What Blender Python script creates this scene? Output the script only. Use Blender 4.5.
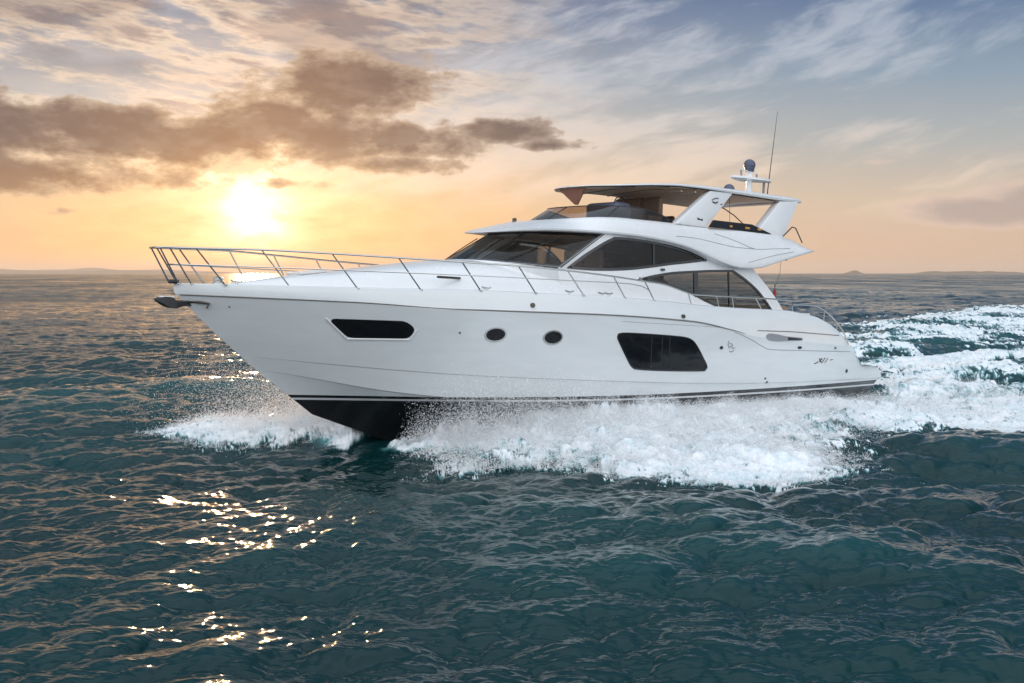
import bpy, bmesh, math, random
import numpy as np
from mathutils import Vector, Matrix
from mathutils.geometry import tessellate_polygon

random.seed(7)
RNG = np.random.default_rng(11)
R = math.radians
for o in list(bpy.data.objects):
    bpy.data.objects.remove(o)
SC = bpy.context.scene
COL = SC.collection

# ------------------------------------------------------------------ camera
CAM_H = 3.5
cam_d = bpy.data.cameras.new("camera")
cam = bpy.data.objects.new("camera", cam_d)
COL.objects.link(cam)
cam.location = (0, 0, CAM_H)
cam.rotation_euler = (R(90), 0, 0)
cam_d.sensor_fit = 'HORIZONTAL'
cam_d.sensor_width = 36.0
cam_d.lens = 36.0 * 1100.0 / 1024.0
cam_d.shift_y = -(341.5 - 273.0) / 1024.0
cam_d.clip_start = 0.1
cam_d.clip_end = 40000
SC.camera = cam

# ------------------------------------------------------------------ look
SC.view_settings.view_transform = 'Standard'
SC.view_settings.look = 'None'
SC.view_settings.gamma = 1.0
SC.view_settings.use_curve_mapping = False
SC.view_settings.exposure = 0.0
SC.render.engine = 'CYCLES'
SC.cycles.max_bounces = 10
SC.cycles.diffuse_bounces = 6
SC.cycles.glossy_bounces = 4
SC.cycles.transparent_max_bounces = 24
SC.cycles.sample_clamp_indirect = 6.0
SC.cycles.use_denoising = True

SUN_AZ = math.atan2(255 - 512, 1100)          # left of the view axis (+Y)
SUN_EL = math.atan2(273 - 214, 1100)
SUN_DIR = Vector((math.sin(SUN_AZ) * math.cos(SUN_EL), math.cos(SUN_AZ) * math.cos(SUN_EL), math.sin(SUN_EL)))

# ------------------------------------------------------------------ node helper
class NG:
    """small wrapper that writes node trees as expressions"""
    def __init__(self, tree):
        self.t = tree
        self.n = tree.nodes
        self.l = tree.links
    def new(self, kind, **kw):
        nd = self.n.new(kind)
        for k, v in kw.items():
            setattr(nd, k, v)
        return nd
    def put(self, sock, v):
        if v is None:
            return
        if isinstance(v, E):
            self.l.new(v.s, sock)
        elif isinstance(v, bpy.types.NodeSocket):
            self.l.new(v, sock)
        elif isinstance(v, (tuple, list)):
            v = tuple(v)
            if len(sock.default_value) == 4 and len(v) == 3:
                v = v + (1.0,)
            sock.default_value = v
        else:
            sock.default_value = v
    def m(self, op, *a, clamp=False):
        nd = self.new('ShaderNodeMath', operation=op)
        nd.use_clamp = clamp
        for i, v in enumerate(a):
            self.put(nd.inputs[i], v)
        return E(self, nd.outputs[0])
    def mix(self, f, a, b, blend='MIX'):
        nd = self.new('ShaderNodeMix', data_type='RGBA', blend_type=blend)
        self.put(nd.inputs[0], f); self.put(nd.inputs[6], a); self.put(nd.inputs[7], b)
        return E(self, nd.outputs[2])
    def smooth(self, x, a, b, lo=0.0, hi=1.0):
        nd = self.new('ShaderNodeMapRange', interpolation_type='SMOOTHSTEP')
        for i, v in enumerate((x, a, b, lo, hi)):
            self.put(nd.inputs[i], v)
        return E(self, nd.outputs[0])
    def lin(self, x, a, b, lo=0.0, hi=1.0):
        nd = self.new('ShaderNodeMapRange', interpolation_type='LINEAR')
        for i, v in enumerate((x, a, b, lo, hi)):
            self.put(nd.inputs[i], v)
        return E(self, nd.outputs[0])
    def vec(self, x, y, z=0.0):
        nd = self.new('ShaderNodeCombineXYZ')
        for i, v in enumerate((x, y, z)):
            self.put(nd.inputs[i], v)
        return E(self, nd.outputs[0])
    def noise(self, v, scale=1.0, detail=4.0, rough=0.5, lac=2.0, dist=0.0):
        nd = self.new('ShaderNodeTexNoise')
        self.put(nd.inputs['Vector'], v)
        nd.inputs['Scale'].default_value = scale
        nd.inputs['Detail'].default_value = detail
        nd.inputs['Roughness'].default_value = rough
        nd.inputs['Lacunarity'].default_value = lac
        nd.inputs['Distortion'].default_value = dist
        return E(self, nd.outputs[0])
    def ramp(self, x, stops, interp='EASE'):
        nd = self.new('ShaderNodeValToRGB')
        cr = nd.color_ramp
        cr.interpolation = interp
        while len(cr.elements) < len(stops):
            cr.elements.new(0.5)
        for e, (p, c) in zip(cr.elements, stops):
            e.position = p
            e.color = tuple(c) + (1.0,)
        self.put(nd.inputs[0], x)
        return E(self, nd.outputs[0])

class E:
    def __init__(self, g, s):
        self.g = g; self.s = s
    def __add__(self, o): return self.g.m('ADD', self, o)
    def __radd__(self, o): return self.g.m('ADD', o, self)
    def __sub__(self, o): return self.g.m('SUBTRACT', self, o)
    def __rsub__(self, o): return self.g.m('SUBTRACT', o, self)
    def __mul__(self, o): return self.g.m('MULTIPLY', self, o)
    def __rmul__(self, o): return self.g.m('MULTIPLY', o, self)
    def __truediv__(self, o): return self.g.m('DIVIDE', self, o)

# ------------------------------------------------------------------ world: sunset sky with clouds
def build_world():
    w = bpy.data.worlds.new("World")
    SC.world = w
    w.use_nodes = True
    w.node_tree.nodes.clear()
    g = NG(w.node_tree)
    tc = g.new('ShaderNodeTexCoord')
    sep = g.new('ShaderNodeSeparateXYZ')
    g.l.new(tc.outputs['Generated'], sep.inputs[0])
    X, Y, Z = (E(g, sep.outputs[i]) for i in range(3))
    az = g.m('ARCTAN2', X, Y)
    el = g.m('ARCSINE', Z)
    # work in units of 1/1100 rad so that cloud sizes are easy to think about
    U = az * 1100.0
    V = el * 1100.0
    # real sky
    sky = g.new('ShaderNodeTexSky', sky_type='NISHITA')
    sky.sun_disc = False
    sky.sun_elevation = SUN_EL
    sky.sun_rotation = SUN_AZ
    sky.altitude = 0
    nish = g.mix(1.0, E(g, sky.outputs[0]), (0.06, 0.06, 0.06), 'MULTIPLY')

    su, sv = SUN_AZ * 1100, SUN_EL * 1100
    du = U - su
    dv = V - sv
    r2 = du * du + dv * dv
    r = g.m('SQRT', r2)
    vn = g.lin(V, -20, 380, 0, 1)
    cool = g.ramp(vn, [(0.0, (.72, .49, .36)), (.10, (.78, .55, .40)), (.22, (.72, .58, .46)), (.36, (.47, .50, .51)),
                       (.52, (.27, .38, .50)), (.72, (.08, .17, .35)), (1.0, (.06, .135, .31))], 'LINEAR')
    warm = g.ramp(vn, [(0.0, (.82, .42, .17)), (.08, (.88, .47, .17)), (.2, (.88, .55, .26)), (.32, (.82, .62, .42)),
                       (.46, (.46, .50, .52)), (.66, (.19, .29, .41)), (1.0, (.10, .18, .31))], 'LINEAR')
    wside = g.m('EXPONENT', (g.m('POWER', g.m('ABSOLUTE', du), 2.0) * (-1.0 / 330.0 ** 2)))
    col = g.mix(wside, cool, warm)
    col = g.mix(0.12, col, nish)
    # corner darkening of the far left horizon haze
    # ---- coordinates of the cloud sheets
    wob = g.noise(g.vec(U * 0.006, V * 0.014, 3.1), 1.0, 3.0, .5)
    wob2 = g.noise(g.vec(U * 0.006, V * 0.014, 9.7), 1.0, 3.0, .5)
    # ---- high thin sheets: streaks that climb to the right
    a = R(14)
    ru = U * math.cos(a) + V * math.sin(a)
    rv = V * math.cos(a) - U * math.sin(a)
    rvw = rv + (wob - 0.5) * 45.0
    cirr = g.noise(g.vec(ru * 0.0046, rvw * 0.021, 1.7), 1.0, 9.0, .62)
    cirr2 = g.noise(g.vec(ru * 0.012, rvw * 0.05, 5.2), 1.0, 6.0, .6)
    ca_ = (U - 60.0) * (1 / 330.0); cb_ = (V - 140.0) * (1 / 85.0)
    cfield = g.m('EXPONENT', (ca_ * ca_ + cb_ * cb_) * -1.0) * 0.085
    cden = g.smooth(cirr * 0.70 + cirr2 * 0.30 + cfield, 0.485, 0.645)
    cmask = g.smooth(U, 520, 180, .75, 1.0) * g.smooth(V, 25, 110) * g.smooth(U, -420, -60, .25, 1.0)
    ccol = g.mix(g.smooth(V, 60, 220), (1.0, .78, .60), (.60, .65, .72))
    col = g.mix(cden * cmask * 0.60, col, ccol)
    # ---- rippled pale cloud field, upper left
    rip = g.noise(g.vec(U * 0.0095 + wob * .5, V * 0.044 + U * 0.005 + wob2 * .5, 7.3), 1.0, 10.0, .62)
    rmask = g.smooth(U, 120, -180) * g.smooth(V, 120, 175)
    rden = g.smooth(rip, 0.44, 0.57) * rmask
    rcol = g.mix(g.smooth(rip, .53, .68), (.86, .70, .54), (.27, .25, .26))
    col = g.mix(rden * 0.88, col, rcol)
    # ---- second sheet of soft grey veil, upper left
    veil = g.noise(g.vec(U * 0.005 + 4.0, V * 0.018 + wob * 1.5, 2.2), 1.0, 6.0, .55)
    vden = g.smooth(veil, .40, .55) * g.smooth(U, 40, -190) * g.smooth(V, 165, 230)
    col = g.mix(vden * 0.80, col, g.mix(g.smooth(rip, .42, .62), (.165, .155, .17), (.42, .36, .32)))
    # ---- the dark cumulus bank: soft ellipses broken up by noise
    def px(x, y): return x - 512.0, 273.0 - y
    blobs = [(40, 146, 120, 40, 1.0), (130, 140, 130, 36, 1.0), (215, 146, 110, 33, .95), (270, 128, 95, 42, .9), (345, 92, 95, 42, .95),
             (330, 138, 110, 34, .9), (420, 140, 105, 27, .9), (500, 134, 85, 17, .85), (548, 145, 62, 10, .7), (60, 180, 175, 27, .95), (20, 152, 120, 34, .9),
             (395, 165, 120, 15, .7), (-90, 160, 130, 44, .9), (300, 186, 60, 9, .5), (105, 216, 110, 8, .55), (12, 78, 22, 7, .7)]
    tot = None
    for (cx, cy, rx, ry, k) in blobs:
        u0, v0 = px(cx, cy)
        qa = (U - u0) * (1.0 / rx); qb = (V - v0) * (1.0 / ry)
        e_ = g.m('EXPONENT', (qa * qa + qb * qb) * -1.0) * k
        tot = e_ if tot is None else g.m('MAXIMUM', tot, e_)
    nb = g.noise(g.vec(U * 0.017 + wob * .5, V * 0.032 + wob2 * .5, 0.4), 1.0, 12.0, .62)
    bank_raw = tot + (nb - 0.5) * 1.65
    bank = g.smooth(bank_raw, 0.38, 0.58)
    thick = g.smooth(bank_raw, 0.40, 0.85)
    lit = g.m('EXPONENT', r * (-1.0 / 130.0))
    low = g.smooth(V, 135, 62)
    bdark = g.mix(thick, (.40, .33, .30), (.118, .095, .098))
    bwarm = g.mix(thick, (1.15, .74, .38), (.50, .255, .12))
    bcol = g.mix(g.m('MINIMUM', lit * 1.25 + low * 0.5, 1.0), bdark, bwarm)
    nb2 = g.noise(g.vec(U * 0.03 + 3.0, V * 0.06, 4.4), 1.0, 6.0, .6)
    bcol = g.mix(g.smooth(nb2, .40, .68) * 0.30, bcol, g.mix(0.5, bcol, (.80, .62, .46)))
    col = g.mix(bank * 0.95, col, bcol)
    # ---- small bank low on the right
    blobs2 = [(985, 216, 85, 19, 1.15), (940, 212, 55, 11, .85), (1060, 208, 100, 24, 1.15), (880, 168, 36, 6, .6), (900, 232, 110, 6, .4)]
    tot2 = None
    for (cx, cy, rx, ry, k) in blobs2:
        u0, v0 = px(cx, cy)
        u0 = math.atan2(u0, 1100) * 1100
        qa = (U - u0) * (1.0 / rx); qb = (V - v0) * (1.0 / ry)
        e_ = g.m('EXPONENT', (qa * qa + qb * qb) * -1.0) * k
        tot2 = e_ if tot2 is None else g.m('MAXIMUM', tot2, e_)
    b2raw = tot2 + (nb - 0.5) * 0.9
    b2 = g.smooth(b2raw, .35, .68)
    col = g.mix(b2 * 0.62, col, g.mix(g.smooth(b2raw, .5, 1.0), (.80, .60, .50), (.40, .33, .34)))
    # ---- aureole of the sun seen through the thin cloud
    core = g.m('EXPONENT', r2 * (-1.0 / 30.0 ** 2)) * .9
    mid = g.m('EXPONENT', r * (-1.0 / 62.0)) * 0.80
    wide = g.m('EXPONENT', r * (-1.0 / 190.0)) * 0.44
    glo_n = g.noise(g.vec(U * 0.02, V * 0.05, 6.1), 1.0, 6.0, .6)
    brk = (1.0 - bank * 0.85) * g.lin(glo_n, .3, .7, .55, 1.4)
    glow = g.mix(1.0, g.vec(core * 1.0, core * .98, core * .86), g.vec(mid * 1.0, mid * .72, mid * .52), 'ADD')
    glow = g.mix(1.0, glow, g.vec(wide * 1.0, wide * .46, wide * .16), 'ADD')
    # breaks of bright cloud just above the sun
    brn = g.noise(g.vec(U * 0.035, V * 0.06, 8.8), 1.0, 6.0, .6)
    bra = (U - px(245, 170)[0]) * (1 / 55.0); brb = (V - px(0, 172)[1]) * (1 / 22.0)
    brk2 = g.smooth(g.m('EXPONENT', (bra * bra + brb * brb) * -1.0) * 0.9 + (brn - .5) * 1.1, .42, .85)
    col = g.mix(brk2 * 0.75, col, (1.25, .92, .52))
    gl = g.new('ShaderNodeVectorMath', operation='SCALE')
    g.put(gl.inputs[0], glow); g.put(gl.inputs['Scale'], brk)
    col = g.mix(1.0, col, E(g, gl.outputs[0]), 'ADD')
    # ---- rest of the dome, brightened overhead and behind camera to light hull and foam
    dome = g.noise(g.vec(X * 2.0, Y * 2.0, Z * 4.0), 1.0, 5.0, .55)
    zen = g.mix(g.smooth(dome, .35, .7), (.06, .14, .22), (.20, .30, .37))
    col = g.mix(g.smooth(V, 300, 520), col, zen)
    col = g.mix(g.smooth(Z, .50, .95), col, (.82, .98, 1.14))
    back = g.smooth(Y, 0.25, -0.55)
    bcl = g.mix(g.smooth(dome, .35, .65), (1.05, 1.20, 1.38), (1.80, 1.84, 1.88))
    col = g.mix(back, col, bcl)
    # below the horizon the air over the water
    col = g.mix(g.smooth(V, -2, -40), col, (.10, .14, .16))
    bg = g.new('ShaderNodeBackground')
    g.put(bg.inputs[0], col)
    bg.inputs[1].default_value = 1.0
    out = g.new('ShaderNodeOutputWorld')
    g.l.new(bg.outputs[0], out.inputs[0])
    w.cycles.sampling_method = 'MANUAL'
    w.cycles.sample_map_resolution = 1024
build_world()

sun_d = bpy.data.lights.new("sun", 'SUN')
sun_d.energy = 2.6
sun_d.color = (1.0, .58, .27)
sun_d.angle = R(0.8)
sun = bpy.data.objects.new("sun", sun_d)
COL.objects.link(sun)
sun.rotation_euler = (-SUN_DIR).to_track_quat('-Z', 'Y').to_euler()

# ------------------------------------------------------------------ materials
def mat(name, base, rough=.5, metal=0.0, spec=.5, coat=0.0, ior=None, var=0.0, vscale=3.0, bump=0.0, bscale=20.0):
    m = bpy.data.materials.new(name)
    m.use_nodes = True
    m.node_tree.nodes.clear()
    g = NG(m.node_tree)
    p = g.new('ShaderNodeBsdfPrincipled')
    tc = g.new('ShaderNodeTexCoord')
    if var:
        n = g.noise(E(g, tc.outputs['Object']), vscale, 5.0, .6)
        c = g.mix(g.smooth(n, .3, .7), tuple(b * (1 - var) for b in base), tuple(min(1, b * (1 + var)) for b in base))
        g.put(p.inputs['Base Color'], c)
        rr = g.lin(n, .3, .7, max(.02, rough * .85), min(1, rough * 1.2))
        g.put(p.inputs['Roughness'], rr)
    else:
        g.put(p.inputs['Base Color'], base)
        p.inputs['Roughness'].default_value = rough
    p.inputs['Metallic'].default_value = metal
    p.inputs['Specular IOR Level'].default_value = spec
    p.inputs['Coat Weight'].default_value = coat
    p.inputs['Coat Roughness'].default_value = .05
    if bump:
        bn = g.new('ShaderNodeBump')
        bn.inputs['Strength'].default_value = bump
        bn.inputs['Distance'].default_value = .01
        g.put(bn.inputs['Height'], g.noise(E(g, tc.outputs['Object']), bscale, 3.0, .5))
        g.l.new(bn.outputs[0], p.inputs['Normal'])
    o = g.new('ShaderNodeOutputMaterial')
    g.l.new(p.outputs[0], o.inputs[0])
    return m

def glass_mat(name, tint, refl=1.0):
    m = bpy.data.materials.new(name)
    m.use_nodes = True
    m.node_tree.nodes.clear()
    g = NG(m.node_tree)
    fr = g.new('ShaderNodeFresnel'); fr.inputs[0].default_value = 1.5
    tr = g.new('ShaderNodeBsdfTransparent'); g.put(tr.inputs[0], tint)
    gl = g.new('ShaderNodeBsdfGlossy'); gl.inputs['Roughness'].default_value = .02
    g.put(gl.inputs[0], (refl, refl, refl))
    mx = g.new('ShaderNodeMixShader')
    g.put(mx.inputs[0], g.m('MINIMUM', E(g, fr.outputs[0]) * 1.1 + 0.005, 1.0))
    g.l.new(tr.outputs[0], mx.inputs[1]); g.l.new(gl.outputs[0], mx.inputs[2])
    o = g.new('ShaderNodeOutputMaterial')
    g.l.new(mx.outputs[0], o.inputs[0])
    return m

def hull_mat():
    m = bpy.data.materials.new("hull_paint")
    m.use_nodes = True
    m.node_tree.nodes.clear()
    g = NG(m.node_tree)
    tc = g.new('ShaderNodeTexCoord')
    sep = g.new('ShaderNodeSeparateXYZ')
    g.l.new(tc.outputs['Object'], sep.inputs[0])
    X = E(g, sep.outputs[0]); Y = E(g, sep.outputs[1]); Z = E(g, sep.outputs[2])
    dx = X - 12.5
    h = Z - (dx * dx * 0.00105 + 0.185)
    n = g.noise(g.vec(X * 1.0, Y, Z * 5.0), 1.2, 5.0, .6)
    white = g.mix(g.smooth(n, .3, .7), (.76, .78, .79), (.80, .815, .82))
    aft = g.m('MAXIMUM', 14.0 - X, 0.0) * .0035
    h2 = h + aft
    def band(lo, hi): return g.smooth(h2, lo - .004, lo + .004) * g.smooth(h2, hi + .004, hi - .004)
    col = g.mix(g.smooth(h, -.004, .004), (.012, .012, .014), white)
    col = g.mix(band(-.10, -.058), col, (.70, .71, .72))
    p = g.new('ShaderNodeBsdfPrincipled')
    g.put(p.inputs['Base Color'], col)
    p.inputs['Roughness'].default_value = .16
    p.inputs['Coat Weight'].default_value = 1.0
    p.inputs['Coat Roughness'].default_value = .06
    # long, very slight unfairness of a moulded hull
    bn = g.new('ShaderNodeBump'); bn.inputs['Strength'].default_value = .25; bn.inputs['Distance'].default_value = .02
    g.put(bn.inputs['Height'], g.noise(g.vec(X * .5, Y, Z * 1.2), 1.5, 2.0, .5))
    g.l.new(bn.outputs[0], p.inputs['Normal'])
    o = g.new('ShaderNodeOutputMaterial')
    g.l.new(p.outputs[0], o.inputs[0])
    return m

M = {
    'hull': hull_mat(),
    'gel': mat('white_gelcoat', (.80, .80, .81), .25, coat=.4, var=.015, vscale=2.0),
    'gel_warm': mat('cream_gelcoat', (.74, .72, .69), .4, var=.02),
    'black': mat('black_rubber', (.012, .012, .013), .35),
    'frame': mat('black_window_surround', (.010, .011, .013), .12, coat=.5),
    'rub': mat('grey_rub_strake', (.16, .15, .13), .4),
    'steel': mat('stainless_steel', (.62, .60, .57), .18, metal=1.0),
    'dark_metal': mat('dark_metal', (.05, .05, .055), .4, metal=.6),
    'canvas': mat('brown_canvas', (.58, .47, .38), .85, var=.12, vscale=5.0, bump=.3, bscale=9.0),
    'canvas_red': mat('russet_canvas', (.30, .14, .10), .85, var=.1),
    'glass': glass_mat('tinted_glass', (.38, .385, .38), .5),
    'wglass': glass_mat('windscreen_glass', (.82, .79, .74), .6),
    'fglass': glass_mat('smoked_acrylic', (.42, .34, .28)),
    'dglass': mat('dark_glass', (.006, .007, .009), .04, spec=.35),
    'teak': mat('teak_deck', (.30, .19, .11), .6, var=.15, vscale=8.0),
    'leather': mat('brown_leather', (.12, .075, .05), .5, var=.1),
    'cream': mat('cream_upholstery', (.52, .42, .32), .7, var=.06),
    'inside': mat('dark_cabin_lining', (.12, .095, .075), .6),
    'navy': mat('slate_blue_plastic', (.08, .09, .14), .3),
    'grey': mat('grey_plastic', (.28, .29, .31), .4),
    'red': mat('red_cloth', (.45, .06, .04), .8),
    'orange': mat('amber_lamp_lens', (.6, .3, .06), .2),
    'tan': mat('tan_bolster_fabric', (.32, .20, .13), .85, var=.15),
    'brass': mat('bronze_fitting', (.10, .085, .07), .35, metal=.7),
}

# ------------------------------------------------------------------ mesh helpers
def obj(name, verts, faces, m, parent=None, angle=35.0, merge=0.0, mats=None, fmat=None, keep=False):
    me = bpy.data.meshes.new(name)
    me.from_pydata([tuple(map(float, v)) for v in verts], [], faces)
    if merge:
        bm = bmesh.new(); bm.from_mesh(me)
        bmesh.ops.remove_doubles(bm, verts=bm.verts, dist=merge)
        bmesh.ops.dissolve_degenerate(bm, dist=merge * .5, edges=bm.edges)
        bm.to_mesh(me); bm.free()
    for mm in (mats or [m]):
        me.materials.append(mm)
    if fmat is not None and not merge:
        me.polygons.foreach_set('material_index', fmat)
    if not keep:
        fix_normals(me)
    me.polygons.foreach_set('use_smooth', [True] * len(me.polygons))
    if angle is not None and angle < 180:
        me.set_sharp_from_angle(angle=R(angle))
    me.update()
    o = bpy.data.objects.new(name, me)
    COL.objects.link(o)
    if parent is not None:
        o.parent = parent
    return o

def fix_normals(me):
    bm = bmesh.new(); bm.from_mesh(me)
    bmesh.ops.recalc_face_normals(bm, faces=bm.faces)
    bm.to_mesh(me); bm.free()

class MB:
    def __init__(self):
        self.v = []; self.f = []
    def add(self, v, f):
        b = len(self.v)
        self.v += [tuple(p) for p in v]
        self.f += [tuple(i + b for i in q) for q in f]
        return self
    def box(self, c, s, rot=None):
        pts = []
        for dx in (-1, 1):
            for dy in (-1, 1):
                for dz in (-1, 1):
                    p = Vector((dx * s[0] / 2, dy * s[1] / 2, dz * s[2] / 2))
                    if rot is not None:
                        p = rot @ p
                    pts.append(p + Vector(c))
        return self.add(pts, [(0, 1, 3, 2), (4, 6, 7, 5), (0, 4, 5, 1), (2, 3, 7, 6), (0, 2, 6, 4), (1, 5, 7, 3)])
    def rbox(self, c, s, r=.03, rot=None):
        """box with rounded edges"""
        bm = bmesh.new()
        bmesh.ops.create_cube(bm, size=1.0)
        for v in bm.verts:
            v.co = Vector((v.co.x * s[0], v.co.y * s[1], v.co.z * s[2]))
        bmesh.ops.bevel(bm, geom=list(bm.edges), offset=min(r, min(s) * .45), segments=3, affect='EDGES', profile=.5)
        vs = [(rot @ v.co if rot is not None else v.co) + Vector(c) for v in bm.verts]
        bm.verts.index_update()
        fs = [[v.index for v in f.verts] for f in bm.faces]
        bm.free()
        return self.add(vs, fs)
    def tube(self, path, r, n=8, closed=False):
        P = [Vector(p) for p in path]
        rr = r if isinstance(r, (list, tuple)) else [r] * len(P)
        vs = []; fs = []
        up = Vector((0, 0, 1))
        for i, p in enumerate(P):
            a = P[i - 1] if i else (P[-1] if closed else p)
            b = P[i + 1] if i < len(P) - 1 else (P[0] if closed else p)
            t = (b - a)
            t = t.normalized() if t.length > 1e-9 else Vector((1, 0, 0))
            s = t.cross(up if abs(t.z) < .95 else Vector((1, 0, 0))).normalized()
            q = s.cross(t).normalized()
            for k in range(n):
                an = 2 * math.pi * k / n
                vs.append(p + s * math.cos(an) * rr[i] + q * math.sin(an) * rr[i])
        L = len(P)
        for i in range(L if closed else L - 1):
            j = (i + 1) % L
            for k in range(n):
                k2 = (k + 1) % n
                fs.append((i * n + k, i * n + k2, j * n + k2, j * n + k))
        if not closed:
            fs.append(tuple(range(n - 1, -1, -1)))
            fs.append(tuple((L - 1) * n + k for k in range(n)))
        return self.add(vs, fs)
    def lathe(self, prof, c, n=20):
        """profile [(r, z)] turned about the vertical through c"""
        vs = []; fs = []
        for (r, z) in prof:
            for k in range(n):
                an = 2 * math.pi * k / n
                vs.append((c[0] + r * math.cos(an), c[1] + r * math.sin(an), c[2] + z))
        for i in range(len(prof) - 1):
            for k in range(n):
                k2 = (k + 1) % n
                fs.append((i * n + k, i * n + k2, (i + 1) * n + k2, (i + 1) * n + k))
        fs.append(tuple(range(n - 1, -1, -1)))
        fs.append(tuple((len(prof) - 1) * n + k for k in range(n)))
        return self.add(vs, fs)
    def grid(self, rows, close=False):
        """rows: equal-length lists of points"""
        n = len(rows[0]); vs = [p for r in rows for p in r]; fs = []
        for i in range(len(rows) - 1):
            for k in range(n if close else n - 1):
                k2 = (k + 1) % n
                fs.append((i * n + k, i * n + k2, (i + 1) * n + k2, (i + 1) * n + k))
        return self.add(vs, fs)
    def build(self, name, m, parent=None, angle=35.0, merge=0.0):
        return obj(name, self.v, self.f, m, parent, angle, merge)

def itp(x, pts):
    p = sorted(pts)
    return float(np.interp(x, [a for a, _ in p], [b for _, b in p]))

def sm(x, pts):
    """smooth (Catmull-Rom) interpolation through sorted points"""
    p = sorted(pts)
    xs = [a for a, _ in p]; ys = [b for _, b in p]
    if x <= xs[0]: return ys[0]
    if x >= xs[-1]: return ys[-1]
    i = max(k for k in range(len(xs) - 1) if xs[k] <= x)
    def sl(k):
        if k <= 0: return (ys[1] - ys[0]) / (xs[1] - xs[0])
        if k >= len(xs) - 1: return (ys[-1] - ys[-2]) / (xs[-1] - xs[-2])
        a = (ys[k] - ys[k - 1]) / (xs[k] - xs[k - 1]); b = (ys[k + 1] - ys[k]) / (xs[k + 1] - xs[k])
        return 0.0 if a * b <= 0 else 2 * a * b / (a + b)
    h = xs[i + 1] - xs[i]; t = (x - xs[i]) / h
    m0, m1 = sl(i) * h, sl(i + 1) * h
    return (2 * t ** 3 - 3 * t ** 2 + 1) * ys[i] + (t ** 3 - 2 * t ** 2 + t) * m0 + (-2 * t ** 3 + 3 * t ** 2) * ys[i + 1] + (t ** 3 - t ** 2) * m1

def dense(pts, step=.06, closed=True, smooth=True):
    """resample an outline; corners listed twice stay sharp"""
    P = [Vector(p) for p in pts]
    n = len(P)
    out = []
    rng = range(n) if closed else range(n - 1)
    for i in rng:
        p0 = P[(i - 1) % n] if (closed or i) else P[i]
        p1 = P[i]; p2 = P[(i + 1) % n]
        p3 = P[(i + 2) % n] if (closed or i + 2 < n) else p2
        L = (p2 - p1).length
        if L < 1e-6:
            continue
        if (p1 - p0).length < 1e-6: p0 = p1
        if (p3 - p2).length < 1e-6: p3 = p2
        k = max(1, int(L / step))
        for j in range(k):
            t = j / k
            if smooth:
                q = .5 * ((2 * p1) + (p2 - p0) * t + (2 * p0 - 5 * p1 + 4 * p2 - p3) * t * t + (3 * p1 - p0 - 3 * p2 + p3) * t ** 3)
            else:
                q = p1.lerp(p2, t)
            out.append(q)
    if not closed:
        out.append(P[-1])
    return out

def offset(poly, d):
    """inset (d>0) a closed 2-D outline"""
    n = len(poly)
    A = sum(poly[i].x * poly[(i + 1) % n].y - poly[(i + 1) % n].x * poly[i].y for i in range(n))
    s = 1 if A > 0 else -1
    out = []
    for i in range(n):
        a, b = poly[i - 1], poly[(i + 1) % n]
        t = (b - a)
        t = t.normalized() if t.length > 1e-9 else Vector((1, 0))
        out.append(poly[i] + Vector((-t.y, t.x)) * d * s)
    return out

def sheet(outlines, cuts=.35):
    """triangulate a 2-D outline with holes and slice it so that it can follow a curved surface"""
    bm = bmesh.new()
    edges = []
    for ol in outlines:
        vs = [bm.verts.new((p.x, p.y, 0)) for p in ol]
        for i in range(len(vs)):
            edges.append(bm.edges.new((vs[i], vs[(i + 1) % len(vs)])))
    bmesh.ops.triangle_fill(bm, use_beauty=True, use_dissolve=False, edges=edges)
    xs = [p.x for p in outlines[0]]; ys = [p.y for p in outlines[0]]
    if cuts:
        for lo, hi, ax in ((min(xs), max(xs), 0), (min(ys), max(ys), 1)):
            k = lo + cuts
            while k < hi:
                co = (k, 0, 0) if ax == 0 else (0, k, 0)
                no = (1, 0, 0) if ax == 0 else (0, 1, 0)
                bmesh.ops.bisect_plane(bm, geom=list(bm.verts) + list(bm.edges) + list(bm.faces), plane_co=co, plane_no=no, dist=1e-5)
                k += cuts
    bm.verts.index_update()
    v = [(p.co.x, p.co.y) for p in bm.verts]
    f = [[q.index for q in fa.verts] for fa in bm.faces]
    be = [(e.verts[0].index, e.verts[1].index) for e in bm.edges if len(e.link_faces) == 1]
    bm.free()
    return v, f, be

def slab(outlines, fn, out_off, in_off, cuts=.35):
    """a panel with thickness: 2-D outline (x,z) laid on the surface y = fn(x,z)"""
    v, f, be = sheet(outlines, cuts)
    n = len(v)
    V = [(x, fn(x, z) + out_off, z) for x, z in v] + [(x, fn(x, z) + in_off, z) for x, z in v]
    F = [tuple(q) for q in f] + [tuple(i + n for i in reversed(q)) for q in f]
    F += [(a, b, b + n, a + n) for a, b in be]
    return V, F

def flip(V):
    return [(x, -y, z) for x, y, z in V]

# ------------------------------------------------------------------ the yacht
yacht = bpy.data.objects.new("motor_yacht", None)
COL.objects.link(yacht)
HEAD, TRIM = R(40), R(2.5)
f_ = Vector((-math.cos(HEAD), -math.sin(HEAD), 0)); p_ = Vector((math.sin(HEAD), -math.cos(HEAD), 0)); u_ = Vector((0, 0, 1))
fx = f_ * math.cos(TRIM) + u_ * math.sin(TRIM); uz = u_ * math.cos(TRIM) - f_ * math.sin(TRIM)
BOAT = Matrix((fx, p_, uz)).transposed().to_4x4()
BOAT.translation = Vector((9.08, 32.82, .14))
yacht.matrix_world = BOAT
yacht['label'] = "white flybridge motor yacht with dark windows speeding left across the open sea"
yacht['category'] = "yacht"

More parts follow.
